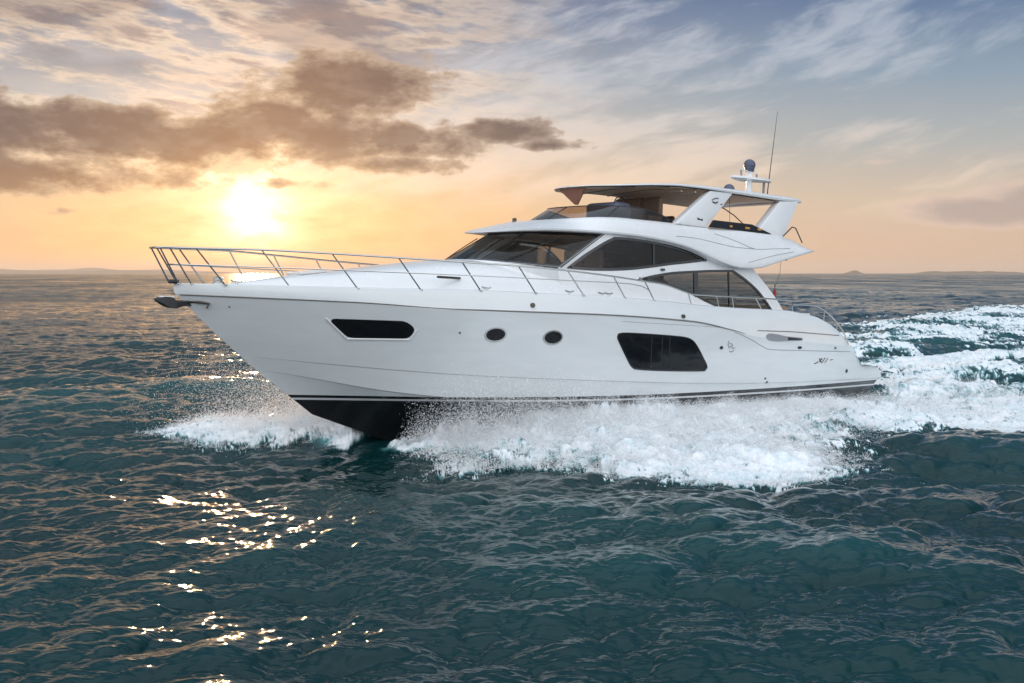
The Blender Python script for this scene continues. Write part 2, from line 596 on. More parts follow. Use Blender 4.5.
STEM = [(-.9, 15.0), (-.78, 15.77), (-.39, 16.75), (.24, 17.71), (.9, 18.55), (1.47, 19.26), (2.02, 19.87), (2.13, 20.0), (2.30, 20.02), (3, 20.02)]
Z_CHINE = [(0, -.1), (8, -.1), (12, .0), (15.5, .27), (18.3, .72), (20, .9)]
Z_KNUCK = [(0, .40), (5, .38), (7.7, .42), (11, .53), (14.7, .68), (17.2, .86), (18.7, 1.0), (20, 1.1)]
Z_RUB = [(0, 1.2), (4, 1.4), (6.4, 1.55), (7.1, 1.66), (8.7, 1.86), (11.8, 1.96), (15, 1.98), (16.9, 2.05), (20, 2.09)]
Z_TOP = [(0.4, .72), (1.36, .74), (1.49, .87), (2.3, 1.62), (2.9, 1.88), (3.5, 2.05), (4.76, 2.19), (7, 2.21), (8.2, 2.24), (9.2, 2.29),
         (10.8, 2.35), (14.5, 2.38), (17, 2.34), (19.2, 2.31), (20.1, 2.29)]
STERN = [(-.9, .8), (-.1, .62), (.18, .42), (.37, .20), (.46, .11), (.55, .14), (.66, .32), (.72, .45), (3, .45)]
def bowf(x, xe, n):
    u = max(0.0, (x - 9) / (xe - 9))
    return max(0.0, 1 - min(u, 1) ** n)
def sternf(x): return 1 - .09 * max(0.0, (9 - x) / 9) ** 2
LV = {'chine': (Z_CHINE, 2.25, 1.75), 'knuck': (Z_KNUCK, 2.40, 1.95), 'rub': (Z_RUB, 2.55, 2.35), 'top': (Z_TOP, 2.47, 2.4)}
def lz(k, x): return itp(x, LV[k][0]) if k == 'top' else sm(x, LV[k][0])
def lb(k, x):
    zt, B, n = LV[k]
    return B * sternf(x) * bowf(x, itp(lz(k, x), STEM), n)
def bhull(x, z):
    x = min(max(x, 0), 20)
    ks = list(LV)
    zz = [lz(k, x) for k in ks]; bb = [lb(k, x) for k in ks]
    for i in range(1, 4):
        if zz[i] <= zz[i - 1]: zz[i] = zz[i - 1] + 1e-4
    return float(np.interp(z, zz, bb))

NX = 120
def hull_level(zf, bf, lo=None):
    pts = []
    for i in range(NX + 1):
        t = i / NX
        t = 1 - (1 - t) ** 1.25
        # end of this level on the stem
        xe = 20.0
        for _ in range(12):
            xe = itp(zf(xe), STEM)
        x0 = .45
        for _ in range(6):
            x0 = itp(min(zf(x0), itp(x0, Z_TOP)), STERN)
        x = x0 + (xe - x0) * t
        z = min(zf(x), itp(x, Z_TOP))
        y = bf(x, xe)
        if i == NX: y = 0.0
        pts.append((x, y, z))
    return pts
def mk(B, n):
    return lambda x, xe: B * sternf(x) * bowf(x, xe, n)
def zl(a, b, t):
    return lambda x: lz(a, x) * (1 - t) + lz(b, x) * t
rows = []
rows.append(hull_level(lambda x: -.9, lambda x, xe: 0.0))
rows.append(hull_level(lambda x: -.9 + (lz('chine', x) + .9) * .5, mk(1.15, 1.7)))
rows.append(hull_level(lambda x: lz('chine', x) - .02, mk(2.17, 1.75)))
rows.append(hull_level(lambda x: lz('chine', x), mk(2.25, 1.75)))
for t in (.35, .7):
    rows.append(hull_level(zl('chine', 'knuck', t), mk(2.25 + .13 * t, 1.75 + .2 * t)))
rows.append(hull_level(lambda x: lz('knuck', x) - .016, mk(2.360, 1.95)))
rows.append(hull_level(lambda x: lz('knuck', x), mk(2.40, 1.95)))
for t in (.2, .4, .6, .8):
    rows.append(hull_level(zl('knuck', 'rub', t), mk(2.40 + .15 * (t ** .8), 1.95 + .40 * t)))
rows.append(hull_level(lambda x: lz('rub', x), mk(2.55, 2.35)))
rows.append(hull_level(lambda x: lz('rub', x) + .02, mk(2.545, 2.36)))
for t in (.3, .6, .85):
    rows.append(hull_level(zl('rub', 'top', t), mk(2.535 - .065 * t ** 1.5, 2.36 + .04 * t)))
rows.append(hull_level(lambda x: lz('top', x), mk(2.455, 2.4)))
# rounded top of the bulwark
rows.append([(x, max(0, y - .03), z + .012) for x, y, z in rows[-1]])
rows.append([(x, max(0, y - .07), z + .010) for x, y, z in rows[-2]])
# inboard of the cap, down to the deck
rows.append([(x - (.05 if i == NX else 0), max(0, y - .09), z - (.05 if x > 4.8 else .0)) for i, (x, y, z) in enumerate(rows[-3])])
hm = MB()
for a_, b_ in ((0, 3), (2, 4), (3, 7), (6, 8), (7, 13), (12, 14), (13, 18), (17, 19), (18, 21)):
    pan = rows[a_:b_]
    hm.grid(pan)
    hm.grid([[(x, -y, z) for x, y, z in r] for r in pan])
# stern closure: join both sides across
st = [r[0] for r in rows]
hm.grid([st, [(x, 0, z) for x, y, z in st], [(x, -y, z) for x, y, z in st]])
def outward(V, F):
    out = []
    for f in F:
        P = [Vector(V[i]) for i in f]
        n = (P[2] - P[0]).cross(P[3 % len(P)] - P[1])
        c = sum(P, Vector()) / len(P)
        ref = Vector((0, 1 if c.y > 1e-5 else -1, .35 if c.z > 1.9 else -.35)) if c.x > 1.0 or abs(c.y) > 1.5 else Vector((-1, 0, -.2))
        out.append(tuple(f) if n.dot(ref) >= 0 else tuple(reversed(f)))
    return out
hm.f = outward(hm.v, hm.f)
hull = obj('hull', hm.v, hm.f, M['hull'], yacht, 50, keep=True)
# table of the moulded side so that windows, lines and fittings lie exactly on it
_HX = np.linspace(0, 20, 1001)
_HR = []
for _r in rows[2:-3]:
    _a = np.array(_r)
    _HR.append((np.interp(_HX, _a[:, 0], _a[:, 1]), np.interp(_HX, _a[:, 0], _a[:, 2])))
_HY = np.array([a for a, _ in _HR]); _HZ = np.array([b for _, b in _HR])
def bhull(x, z):
    t = min(max(x, 0.0), 20.0) / 20.0 * 1000
    i = min(int(t), 999); f = t - i
    zz = _HZ[:, i] * (1 - f) + _HZ[:, i + 1] * f
    yy = _HY[:, i] * (1 - f) + _HY[:, i + 1] * f
    return float(np.interp(z, np.maximum.accumulate(zz + np.arange(len(zz)) * 1e-6), yy))

# deck: platform, transom, cockpit, side decks, crowned foredeck
CROWN = [(20.0, 2.27), (19.3, 2.29), (18.75, 2.37), (17.8, 2.53), (16.7, 2.68), (15.4, 2.87), (14.2, 3.02), (13.2, 3.07), (12.2, 3.06), (8, 3.0)]
def deck_row(x):
    yb = max(.02, lb('top', x) - .085)
    zt = itp(x, Z_TOP)
    pts = []
    if x > 4.8:
        zd = zt - .045
        ys = [yb, yb - .02, yb - .2, yb - .38]
        yc = max(.01, min(yb - .36, 1.93))
        for y in (yb, yb * .5 + yc * .5):
            pts.append((x, y, zd))
        for k in range(15):
            q = 1 - k / 14.0
            y = yc * q
            cr = max(zd + .005, sm(x, CROWN)) if x > 8.2 else zd
            s = (1 - q ** 3.2) ** .75
            pts.append((x, y, zd + (cr - zd) * s))
    else:
        inner = 1.3 if x > 1.9 else zt
        z_in = min(zt, inner) if x > 1.9 else zt
        pts.append((x, yb, zt)); pts.append((x, yb - .28, zt))
        for k in range(15):
            q = 1 - k / 14.0
            pts.append((x, (yb - .30) * q, z_in))
    return pts
dx_ = [.46, .9, 1.3, 1.36, 1.42, 1.49, 1.6, 1.8, 1.89, 1.91, 2.3, 2.6, 2.9, 3.2, 3.5, 4.1, 4.79, 4.81] + [5 + .25 * i for i in range(60)] + [19.9]
dr = [deck_row(x) for x in dx_]
dm = MB().grid(dr).grid([[(x, -y, z) for x, y, z in r] for r in dr])
dm.build('deck', M['gel'], yacht, 40, merge=.001)

# teak on the swim platform and its lip
tk = MB()
plat = [(x, lb('top', x) - .10) for x in np.linspace(.5, 1.34, 8)]
tk.grid([[(x, -y, .752) for x, y in plat], [(x, y, .752) for x, y in plat]])
tk.grid([[(x, -y, .738) for x, y in plat], [(x, y, .738) for x, y in plat]])
tk.build('swim_platform', M['teak'], yacht)
lp = MB().rbox((.62, 2.17, .70), (.62, .12, .055), .02)
lp.build('platform_fender', M['rub'], yacht)

# rub strake
rb = MB()
for s in (1, -1):
    path = [(x, s * (lb('rub', x) + .008), lz('rub', x) + .012) for x in np.linspace(6.7, 19.2, 60)]
    path += [(19.6, s * (lb('rub', 19.6) + .005), lz('rub', 19.6) + .012), (19.9, s * .03, 2.10)]
    rb.tube(path, [.004 + .012 * min(1, i / 6.0) for i in range(len(path))], 6)
rb.build('rub_rail', M['rub'], yacht)

# moulded seam lines aft
def hull_line(name, pts, r, m, parent=yacht, off=.0):
    P = dense([(a, b) for a, b in pts], .1, closed=False)
    t = MB().tube([(p.x, bhull(p.x, p.y) + off, p.y) for p in P], r, 6)
    return t.build(name, m, parent)
hull_line('moulding_seam', [(7.05, 1.63), (6.75, 1.55), (6.41, 1.45), (5.88, 1.27), (5.5, 1.21), (3.98, 1.18), (1.97, 1.15)], .008, M['grey'], hull)
hull_line('moulding_seam', [(6.17, 1.68), (5.4, 1.672), (4.64, 1.66), (2.5, 1.58)], .012, M['rub'], hull)
hull_line('moulding_seam', [(10.9, 1.83), (9.4, 1.79), (8.2, 1.76), (7.65, 1.74), (7.25, 1.70), (7.05, 1.63)], .005, M['grey'], hull)

# hull windows -------------------------------------------------------------
def hull_window(name, outline, fn, mull=(), glass='dglass', fw=.035, recess=.03, sharp=False):
    o2 = dense([Vector(p) for p in outline], .05, True, not sharp)
    ring_o = offset(o2, -fw)
    for s in (1, -1):
        V, F = slab([ring_o, o2], fn, .012, -.01, .5)
        fr = obj('hull_window', V if s > 0 else flip(V), F, M['frame'], yacht, 40)
        v, f, _ = sheet([offset(o2, -.004)], .5)
        V = [(x, fn(x, z) + .006, z) for x, z in v]
        obj('pane', V if s > 0 else flip(V), [tuple(q) for q in f], M[glass], fr, 40)
        for (a, b) in mull:
            V, F = slab([[Vector((a[0] - .014, a[1])), Vector((a[0] + .014, a[1])), Vector((b[0] + .014, b[1])), Vector((b[0] - .014, b[1]))]], fn, .010, .0, 0)
            obj('mullion', V if s > 0 else flip(V), F, M['black'], fr, 40)
SWIN = [(10.97, 1.5), (10.88, 1.55), (10.46, 1.55), (9.64, 1.52), (8.93, 1.48), (8.64, 1.42), (8.44, 1.29), (8.18, 1.02), (7.99, 0.80), (8.05, 0.74),
        (9.22, 0.755), (10.2, 0.795), (10.44, 0.85), (10.63, 1.05), (10.83, 1.3)]
hull_window('salon', SWIN, bhull, [((9.96, 1.52), (9.89, .81)), ((9.62, 1.51), (9.55, .79)), ((9.37, 1.49), (9.30, .78))])
HWIN = [(17.35, 1.72), (17.35, 1.72), (15.97, 1.71), (15.97, 1.71), (15.75, 1.57), (15.75, 1.57), (15.83, 1.40), (15.83, 1.40), (16.93, 1.39), (16.93, 1.39)]
def rounded(P, r):
    out = []
    P = [Vector(p) for i, p in enumerate(P) if i == 0 or p != P[i - 1]]
    for i, p in enumerate(P):
        a, b = P[i - 1], P[(i + 1) % len(P)]
        ra = min(r, (a - p).length * .45); rb = min(r, (b - p).length * .45)
        q0 = p + (a - p).normalized() * ra; q1 = p + (b - p).normalized() * rb
        for t in (0, .33, .67, 1):
            out.append(tuple(q0 * (1 - t) ** 2 + p * 2 * t * (1 - t) + q1 * t * t))
    return out
HWIN = rounded(HWIN, .10)
hull_window('bow', HWIN, bhull, [], glass='dglass', fw=.02, sharp=True)
# bright lip under the bow window
for s in (1, -1):
    P = [(17.42, 1.74), (16.95, 1.355), (15.80, 1.365), (15.70, 1.57)]
    P = dense([Vector(p) for p in P], .08, closed=False, smooth=False)
    MB().tube([(p.x, s * (bhull(p.x, p.y) + .004), p.y) for p in P], .022, 6).build('window_lip', M['gel'], hull)
for (cx, cz) in ((14.06, 1.50), (12.71, 1.46)):
    el_ = [Vector((cx + .21 * math.cos(t), cz + .125 * math.sin(t))) for t in np.linspace(0, 2 * math.pi, 25)[:-1]]
    for s in (1, -1):
        V, F = slab([offset(el_, -.03), el_], bhull, .016, -.01, 0)
        pr = obj('porthole', V if s > 0 else flip(V), F, M['steel'], yacht, 40)
        v, f, _ = sheet([offset(el_, -.003)], 0)
        V = [(x, bhull(x, z) + .008, z) for x, z in v]
        obj('pane', V if s > 0 else flip(V), [tuple(q) for q in f], M['dglass'], pr, 40)

# air vent on the quarter
VENT = [(5.85, 1.54), (5.72, 1.61), (5.41, 1.60), (4.95, 1.545), (4.28, 1.51), (4.28, 1.45), (4.97, 1.43), (5.41, 1.42), (5.74, 1.45)]
for s in (1, -1):
    V, F = slab([dense([Vector(p) for p in VENT], .05)], bhull, .012, -.01, .3)
    vt = obj('air_vent', V if s > 0 else flip(V), F, M['grey'], yacht, 40)
    V, F = slab([dense([Vector(p) for p in [(4.92, 1.525), (4.34, 1.49), (4.34, 1.465), (4.92, 1.455)]], .05, smooth=False)], bhull, .03, 0, .3)
    obj('vent_grille', V if s > 0 else flip(V), F, M['dark_metal'], vt, 40)

# small hull fittings: lamp lenses, scuppers, exhaust outlets
def fitting(name, x, z, w, h, m, off=.015):
    el_ = [Vector((x + w * math.cos(t), z + h * math.sin(t))) for t in np.linspace(0, 2 * math.pi, 15)[:-1]]
    V, F = slab([el_], bhull, off, -.01, 0)
    return obj(name, V, F, m, yacht, 40)
for (x, z, w, h) in ((4.38, 1.26, .09, .035), (2.73, 1.25, .045, .02), (2.01, .62, .045, .05), (5.57, .39, .03, .03), (5.67, .49, .025, .025),
                     (7.53, 1.26, .055, .04), (14.83, 1.52, .018, .018), (19.08, 1.9, .012, .012)):
    fitting('hull_outlet', x, z, w, h, M['dark_metal'])
for (x, z, w, h) in ((13.3, 2.12, .05, .05), (8.96, 1.98, .06, .045)):
    fitting('fairlead', x, z, w, h, M['brass'], .03)
for x in (16.5,):
    pass
# maker's squiggle marks on the quarter (thin raised metal strokes)
def stroke(P, r, m='brass'):
    MB().tube([(x, bhull(x, z) + .008, z) for x, z in P], r, 5).build('emblem_stroke', M[m], hull)
stroke([(3.62, .84), (3.52, .86), (3.46, .89)], .012)
stroke([(3.42, .98), (3.36, .90), (3.28, .86), (3.22, .92), (3.16, .99)], .012)
stroke([(3.40, .90), (3.30, .97)], .02)
stroke([(3.14, .86), (3.06, .93), (3.02, .98)], .008)
stroke([(2.9, .93), (2.78, .94)], .008)
stroke([(7.28, 1.42), (7.30, 1.34), (7.24, 1.26), (7.16, 1.30), (7.10, 1.24), (7.02, 1.26)], .010, 'grey')
stroke([(7.24, 1.36), (7.16, 1.36), (7.12, 1.30)], .008, 'grey')
stroke([(7.22, 1.18), (7.12, 1.16), (7.06, 1.20)], .010, 'grey')

# bow fitting: anchor in its roller
an = MB()
an.rbox((19.85, 0, 1.97), (.45, .16, .05), .02)
an.build('anchor_roller', M['dark_metal'], yacht)
for s in (1, -1):
    MB().tube([(19.72, s * .03, 1.98), (19.55, s * .19, 1.97), (19.42, s * .24, 1.95), (19.46, s * .22, 1.86)], .025, 8).build('bow_fairlead', M['brass'], yacht)
ac = MB()
prof = [(20.35, 1.99), (20.33, 2.02), (20.2, 2.055), (20.06, 2.04), (19.95, 1.97), (19.42, 1.945), (19.42, 1.91), (19.85, 1.89), (19.98, 1.845), (20.12, 1.87), (20.25, 1.935)]
o2 = dense([Vector(p) for p in prof], .06)
w_ = lambda x: .04 + .10 * max(0, min(1, (x - 19.7) / .3)) * max(0.25, min(1, (20.4 - x) / .2))
v, f, be = sheet([o2], .12)
n_ = len(v)
V = [(x, w_(x), z) for x, z in v] + [(x, -w_(x), z) for x, z in v]
F = [tuple(q) for q in f] + [tuple(i + n_ for i in reversed(q)) for q in f] + [(a, b, b + n_, a + n_) for a, b in be]
anchor = obj('anchor', V, F, M['dark_metal'], yacht, 50)
MB().rbox((20.14, 0, 2.045), (.26, .15, .05), .02).build('fluke', M['gel_warm'], anchor)

# cabin -----------------------------------------------------------------------
def ycab(x, z): return 1.98 - .115 * (z - 2.2) - .03 * max(0.0, x - 9.5) ** 2
UPWIN = [(11.88, 2.95), (11.88, 2.95), (11.42, 3.25), (10.87, 3.55), (10.50, 3.71), (10.50, 3.71), (10.01, 3.715), (9.23, 3.68), (8.43, 3.60), (7.84, 3.49),
         (7.36, 3.35), (7.36, 3.35), (7.95, 3.27), (8.71, 3.18), (9.36, 3.09), (10.21, 2.99), (11.11, 2.94)]
LOWIN = [(9.83, 2.79), (9.83, 2.79), (9.3, 2.90), (8.64, 3.0), (7.88, 3.065), (7.18, 3.115), (6.39, 3.15), (6.39, 3.15), (5.93, 2.96), (5.48, 2.71), (5.17, 2.46),
         (4.9, 2.19), (4.9, 2.19), (5.91, 2.185), (7.02, 2.21), (7.02, 2.21), (7.52, 2.35), (8.02, 2.51), (8.75, 2.67), (9.39, 2.76)]
SIDE = [(12.06, 2.60), (12.12, 2.94), (11.50, 3.36), (10.80, 3.78), (10.4, 3.82), (9.2, 3.80), (8.3, 3.72), (7.3, 3.52), (6.3, 3.32), (5.62, 3.25), (5.55, 3.20),
        (5.17, 2.90), (4.77, 2.56), (4.40, 2.16), (4.40, 2.10), (6, 2.10), (9, 2.10), (11.5, 2.22)]
up_d = dense([Vector(p) for p in UPWIN], .06)
lo_d = dense([Vector(p) for p in LOWIN], .06)
side_d = dense([Vector(p) for p in SIDE], .08, smooth=False)
for s in (1, -1):
    fl = (lambda V: V) if s > 0 else flip
    V, F = slab([side_d, up_d, lo_d], ycab, .0, -.07, .4)
    obj('cabin_side', fl(V), F, M['gel'], yacht, 40)
    for nm, ol, mulls, posts in (('upper', up_d, [((9.235, 3.69), (9.27, 3.08), .03)], ()),
                                 ('lower', lo_d, [((7.80, 3.07), (7.83, 2.42), .075), ((6.55, 3.15), (6.60, 2.2), .022)], ())):
        V, F = slab([offset(ol, -.012), offset(ol, .05)], ycab, .006, -.03, .4)
        wf = obj('cabin_window', fl(V), F, M['frame'], yacht, 40)
        v, f, _ = sheet([offset(ol, -.002)], .4)
        V = [(x, ycab(x, z) - .018, z) for x, z in v]
        obj('pane', fl(V), [tuple(q) for q in f], M['glass'], wf, 40)
        for a, b, hw in mulls:
            V, F = slab([[Vector((a[0] - hw, a[1] - .02)), Vector((a[0] + hw, a[1] - .02)), Vector((b[0] + hw, b[1] + .02)), Vector((b[0] - hw, b[1] + .02))]], ycab, .0, -.035, .3)
            obj('mullion', fl(V), F, M['frame'], wf, 40)
        if nm == 'lower':   # teak sill and bulwark top seen through the glass
            MB().rbox((5.9, s * 1.72, 2.27), (1.9, .25, .06), .02).build('window_sill', M['cream'], wf)

# windscreen: a curved sheet between the base on the coachroof and the brow
def ws(yq, t, off=0.0):
    """yq -1..1 across, t 0..1 up"""
    w = 1.735 * (1 - t) + 1.755 * t
    xc = 13.60 * (1 - t) + 12.25 * t
    xe = 12.10 * (1 - t) + 10.82 * t
    z = (2.965 + .10 * (1 - abs(yq) ** 2)) * (1 - t) + 3.77 * t
    q = abs(yq)
    x = xc - (xc - xe) * q ** 2.5
    n = Vector((.55 + .0 * q, .5 * yq * q, .85)).normalized()
    return (x + n.x * off, w * yq + n.y * off, z + n.z * off)
def ws_patch(y0, y1, t0, t1, off, thick, ny=24, nt=6):
    m = MB()
    a = [[ws(y0 + (y1 - y0) * i / ny, t0 + (t1 - t0) * j / nt, off) for i in range(ny + 1)] for j in range(nt + 1)]
    m.grid(a)
    if thick:
        b = [[ws(y0 + (y1 - y0) * i / ny, t0 + (t1 - t0) * j / nt, off - thick) for i in range(ny + 1)] for j in range(nt + 1)]
        m.grid(b)
        ring = a[0] + [r[-1] for r in a[1:]] + a[-1][-2::-1] + [r[0] for r in a[-2:0:-1]]
        ringb = b[0] + [r[-1] for r in b[1:]] + b[-1][-2::-1] + [r[0] for r in b[-2:0:-1]]
        m.grid([ring, ringb], close=True)
    return m
wsc = ws_patch(-1, 1, 0, 1, 0, 0, 40, 8).build('windscreen', M['wglass'], yacht, 60)
ws_patch(-1, 1, -.02, .045, .006, .03, 40, 2).build('frame_band', M['frame'], wsc, 40, .001)
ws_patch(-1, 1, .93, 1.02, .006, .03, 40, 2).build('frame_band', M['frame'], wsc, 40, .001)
for q0 in (-.36, .36):
    ws_patch(q0 - .012, q0 + .012, .0, 1.0, .008, .03, 2, 8).build('mullion', M['frame'], wsc, 40, .001)
for s in (-1, 1):
    ws_patch(s * .995 - .012, s * .995 + .012, .0, 1.0, .006, .03, 2, 8).build('mullion', M['frame'], wsc, 40, .001)
for q0, q1 in ((-.62, -.48), (.10, .30), (.62, .78)):
    P = [ws(q0 + (q1 - q0) * t, .04 + .72 * t, .04) for t in np.linspace(0, 1, 6)]
    MB().tube(P, .012, 5).build('wiper', M['black'], wsc)
cw = MB().grid([[ws(q, -.01, .012) for q in np.linspace(-1, 1, 41)], [(lambda v: (v[0] + .10 - .2 * abs(v[1] / 1.75) ** 4, v[1] * .985, v[2] - .10))(ws(q, -.01, .012)) for q in np.linspace(-1, 1, 41)],
                [(lambda v: (v[0] + .16 - .4 * abs(v[1] / 1.75) ** 4, v[1] * .95, v[2] - .55))(ws(q, -.01, .012)) for q in np.linspace(-1, 1, 41)]])
cw.build('windscreen_cowl', M['gel'], yacht, 60)
# A-pillars: white strips between screen and side glass
for s in (1, -1):
    P0 = [ws(s * 1.0, t, .012) for t in np.linspace(-.05, 1.03, 12)]
    P1 = [(x - .20 - .05 * (1 - i / 11.0), s * ycab(x - .22, z), z - .02) for i, (x, y, z) in enumerate(P0)]
    P2 = [(x, y - s * .07, z) for x, y, z in P1]; P3 = [(x, y - s * .07, z - .02) for x, y, z in P0]
    MB().grid([P0, P1, P2, P3, P0]).build('windscreen_pillar', M['gel'], yacht, 40, .001)

# inside of the cabin: floor, dash, seats
ins = MB()
ins.grid([[(x, y, 2.42) for x in (4.9, 8, 11, 12.4)] for y in (-1.8, -.9, 0, .9, 1.8)])
ins.build('cabin_floor', M['inside'], yacht)
ds = MB()
ds.grid([[ws(q, -.02, -.06)[:2] + (2.95,) for q in np.linspace(-.97, .97, 24)], [(11.6, 1.6 * q, 2.92) for q in np.linspace(-.97, .97, 24)],
         [(11.5, 1.6 * q, 2.45) for q in np.linspace(-.97, .97, 24)]])
ds.build('dashboard', M['inside'], yacht, 40)
def seat(c, w, d, h, bh, m, m2=None, rz=0, name='saloon_seat', floor=None):
    mb = MB()
    rot = Matrix.Rotation(rz, 3, 'Z')
    def L(x, y, z): return Vector(c) + rot @ Vector((x, y, z))
    mb.rbox(L(0, 0, h - .09), (d, w, .18), .05, rot)
    mb.rbox(L(-d / 2 + .05, 0, h + bh / 2 - .05), (.14, w, bh), .05, rot)
    o = mb.build(name, m, yacht, 50)
    if floor is not None:
        MB().rbox(L(0, 0, (h - .1 + floor) / 2), (d * .5, w * .5, h - .1 - floor), .03, rot).build('seat_base', m2 or m, o)
    return o
for (x, y, w) in ((10.55, .95, .55), (10.55, .25, .55)):
    seat((x, y, 2.42), w, .55, .42, .66, M['cream'], M['inside'], 0, 'helm_chair', .0)
seat((8.3, -1.35, 2.42), .7, 1.9, .42, .45, M['cream'], M['inside'], R(0), 'saloon_seat', .0)
seat((6.6, -1.3, 2.42), .8, 1.5, .4, .4, M['leather'], M['inside'], R(0), 'saloon_seat', .0)
MB().rbox((10.9, .9, 2.95), (.3, .9, .18), .04).build('helm_console', M['inside'], yacht)
sw = MB().tube([(10.98 + .05 * math.sin(t), .9 + .2 * math.cos(t), 3.08 + .17 * math.sin(t)) for t in np.linspace(0, 2 * math.pi, 17)[:-1]], .015, 6, closed=True)
sw.build('steering_wheel', M['black'], yacht)

# flybridge body: brow, side wings, aft overhang ------------------------------------
FZB = [(12.97, 3.70), (12.0, 3.76), (10.8, 3.765), (10.0, 3.755), (9.23, 3.715), (8.43, 3.63), (7.84, 3.52), (7.36, 3.385), (6.9, 3.27), (6.4, 3.20), (5.8, 3.22), (4.9, 3.42), (4.03, 3.63), (3.35, 3.77), (3.25, 3.79)]
FZT = [(12.97, 3.725), (12.8, 3.775), (12.45, 3.87), (11.8, 4.03), (10.8, 4.16), (10.0, 4.20), (8.7, 4.20), (7.5, 4.185), (6, 4.17), (5, 4.155), (4.4, 4.12), (4.0, 4.06), (3.65, 3.96), (3.35, 3.84), (3.25, 3.81)]
FW = [(12.97, .05), (12.94, .38), (12.84, .72), (12.64, 1.0), (12.25, 1.33), (11.7, 1.60), (11.2, 1.76), (10.7, 1.86), (10.0, 1.93), (9, 1.97), (8, 2.0), (7, 2.06), (6, 2.14), (5, 2.19), (4.2, 2.19), (3.7, 2.17), (3.35, 2.12), (3.25, 2.08)]
def fly_row(x):
    zb, zt, w = sm(x, FZB), sm(x, FZT), sm(x, FW)
    lip = min(.06, (zt - zb) * .5)
    p = 3.0 + max(0, min(5, (11.5 - x) * 2.0))
    aft = max(0.0, min(1.0, (7.6 - x) / 1.6))
    pts = [(x, 0, zb), (x, w * .5, zb), (x, w * .86, zb), (x, w - .06, zb), (x, w - .01, zb + lip * .4)]
    # side: from lip to the crest, raked inward; aft it becomes a wedge with its point low
    inn = .17 * min(1, max(0, (12.2 - x) / 2.0)) + .02
    mid = zb + (zt - zb) * (.30 - .12 * aft)
    pts += [(x, w, zb + lip)]
    if x < 11.9:
        k = min(1, (11.9 - x) / 1.0)
        for (fz, fy) in ((.22, .015), (.42, .05), (.50, .075), (.62, .10), (.8, .155), (.92, .21), (.985, .27), (1.0, .34)):
            za = zb + lip + (zt - zb - lip) * fz
            ya = w - fy - inn * fz * .4
            # nose shape to blend into
            qq = ya / w
            zn = zb + lip + (zt - zb - lip) * (1 - min(1, qq) ** 3.0) ** .8
            yn = w * (1 - fz) ** .9 + .0
            zc = za
            pts.append((x, ya * k + (w * (1 - .82 * fz)) * (1 - k), zc * k + (zb + lip + (zt - zb - lip) * (1 - (1 - .82 * fz) ** 2.6)) * (1 - k)))
    else:
        for fz in (.22, .42, .50, .62, .8, .92, .985, 1.0):
            qq = 1 - .82 * fz
            pts.append((x, w * qq, zb + lip + (zt - zb - lip) * (1 - qq ** 2.6)))
    y_l = pts[-1][1]; z_l = pts[-1][2]
    for q in (.75, .5, .25, 0):
        pts.append((x, y_l * q, z_l + (zt - z_l) * (1 - q)))
    return pts
fxs = [12.97, 12.94, 12.88, 12.78, 12.64, 12.45, 12.2, 11.9] + list(np.arange(11.6, 4.2, -.2)) + [4.1, 3.9, 3.7, 3.5, 3.35, 3.25]
fr_ = [fly_row(x) for x in fxs]
fb = MB()
fb.grid(fr_); fb.grid([[(x, -y, z) for x, y, z in r] for r in fr_])
for r in (fr_[0], fr_[-1]):
    fb.grid([r, [(x, -y, z) for x, y, z in r]])
fly = fb.build('flybridge', M['gel'], yacht, 30, merge=.001)

def fly_side(x, fz):
    """point on the outer port side of the flybridge moulding"""
    r = fly_row(x)
    lo = r[5]; side = r[5:14]
    zs = [p[2] for p in side]; ys = [p[1] for p in side]
    z = zs[0] + (zs[-1] - zs[0]) * fz
    return Vector((x, float(np.interp(z, zs, ys)) + .004, z))
for pth in ([(8.6, .30), (8.0, .42), (7.3, .50), (6.2, .50), (5.4, .47), (4.4, .40)], [(7.1, .80), (6.6, .72), (6.2, .62), (5.95, .53), (5.8, .50)], [(6.1, .10), (5.6, .20), (5.0, .22), (4.3, .2)]):
    P = dense([Vector((a, b)) for a, b in pth], .15, closed=False)
    for s in (1, -1):
        MB().tube([(q.x, s * q.y, q.z) for q in (fly_side(p.x, p.y) for p in P)], .006, 5).build('moulding_seam', M['grey'], fly)
# roof-edge lamps on the brow, deck lamp under the overhang
for (x, y) in ((11.2, -.9), (11.4, -.7), (10.6, -.75)):
    MB().lathe([(.03, -.02), (.045, .03), (.04, .07), (.015, .09)], (x, y, sm(x, FZT) - .01), 10).build('horn', M['brass'], fly)

# flybridge windscreen
def fs(q, t):
    w = 1.62 - .08 * t
    xc = 10.95 - .62 * t; xe = 8.35 - .1 * t
    x = xc - (xc - xe) * abs(q) ** 2.2
    z0 = sm(x, FZT) + .005
    h = .30 * (1 - abs(q) ** 6 * .9)
    return (x, w * (1 - (1 - min(1, abs(q) * 1.25)) ** 1.6) * (1 if q > 0 else -1) if q else 0.0, z0 + h * t)
FQ = np.concatenate([-np.linspace(1, 0, 24)[:-1] ** 1.2, np.linspace(0, 1, 24) ** 1.2])
rowsf = [[fs(q, t) for q in FQ] for t in (0, .33, .66, 1)]
fsc = MB().grid(rowsf).build('flybridge_windscreen', M['fglass'], yacht, 70)
MB().tube(rowsf[-1], .013, 6).build('top_rail', M['dark_metal'], fsc)
for q in (-.52, .0, .52):
    MB().tube([fs(q, t) for t in (0, .5, 1)], .012, 6).build('post', M['dark_metal'], fsc)

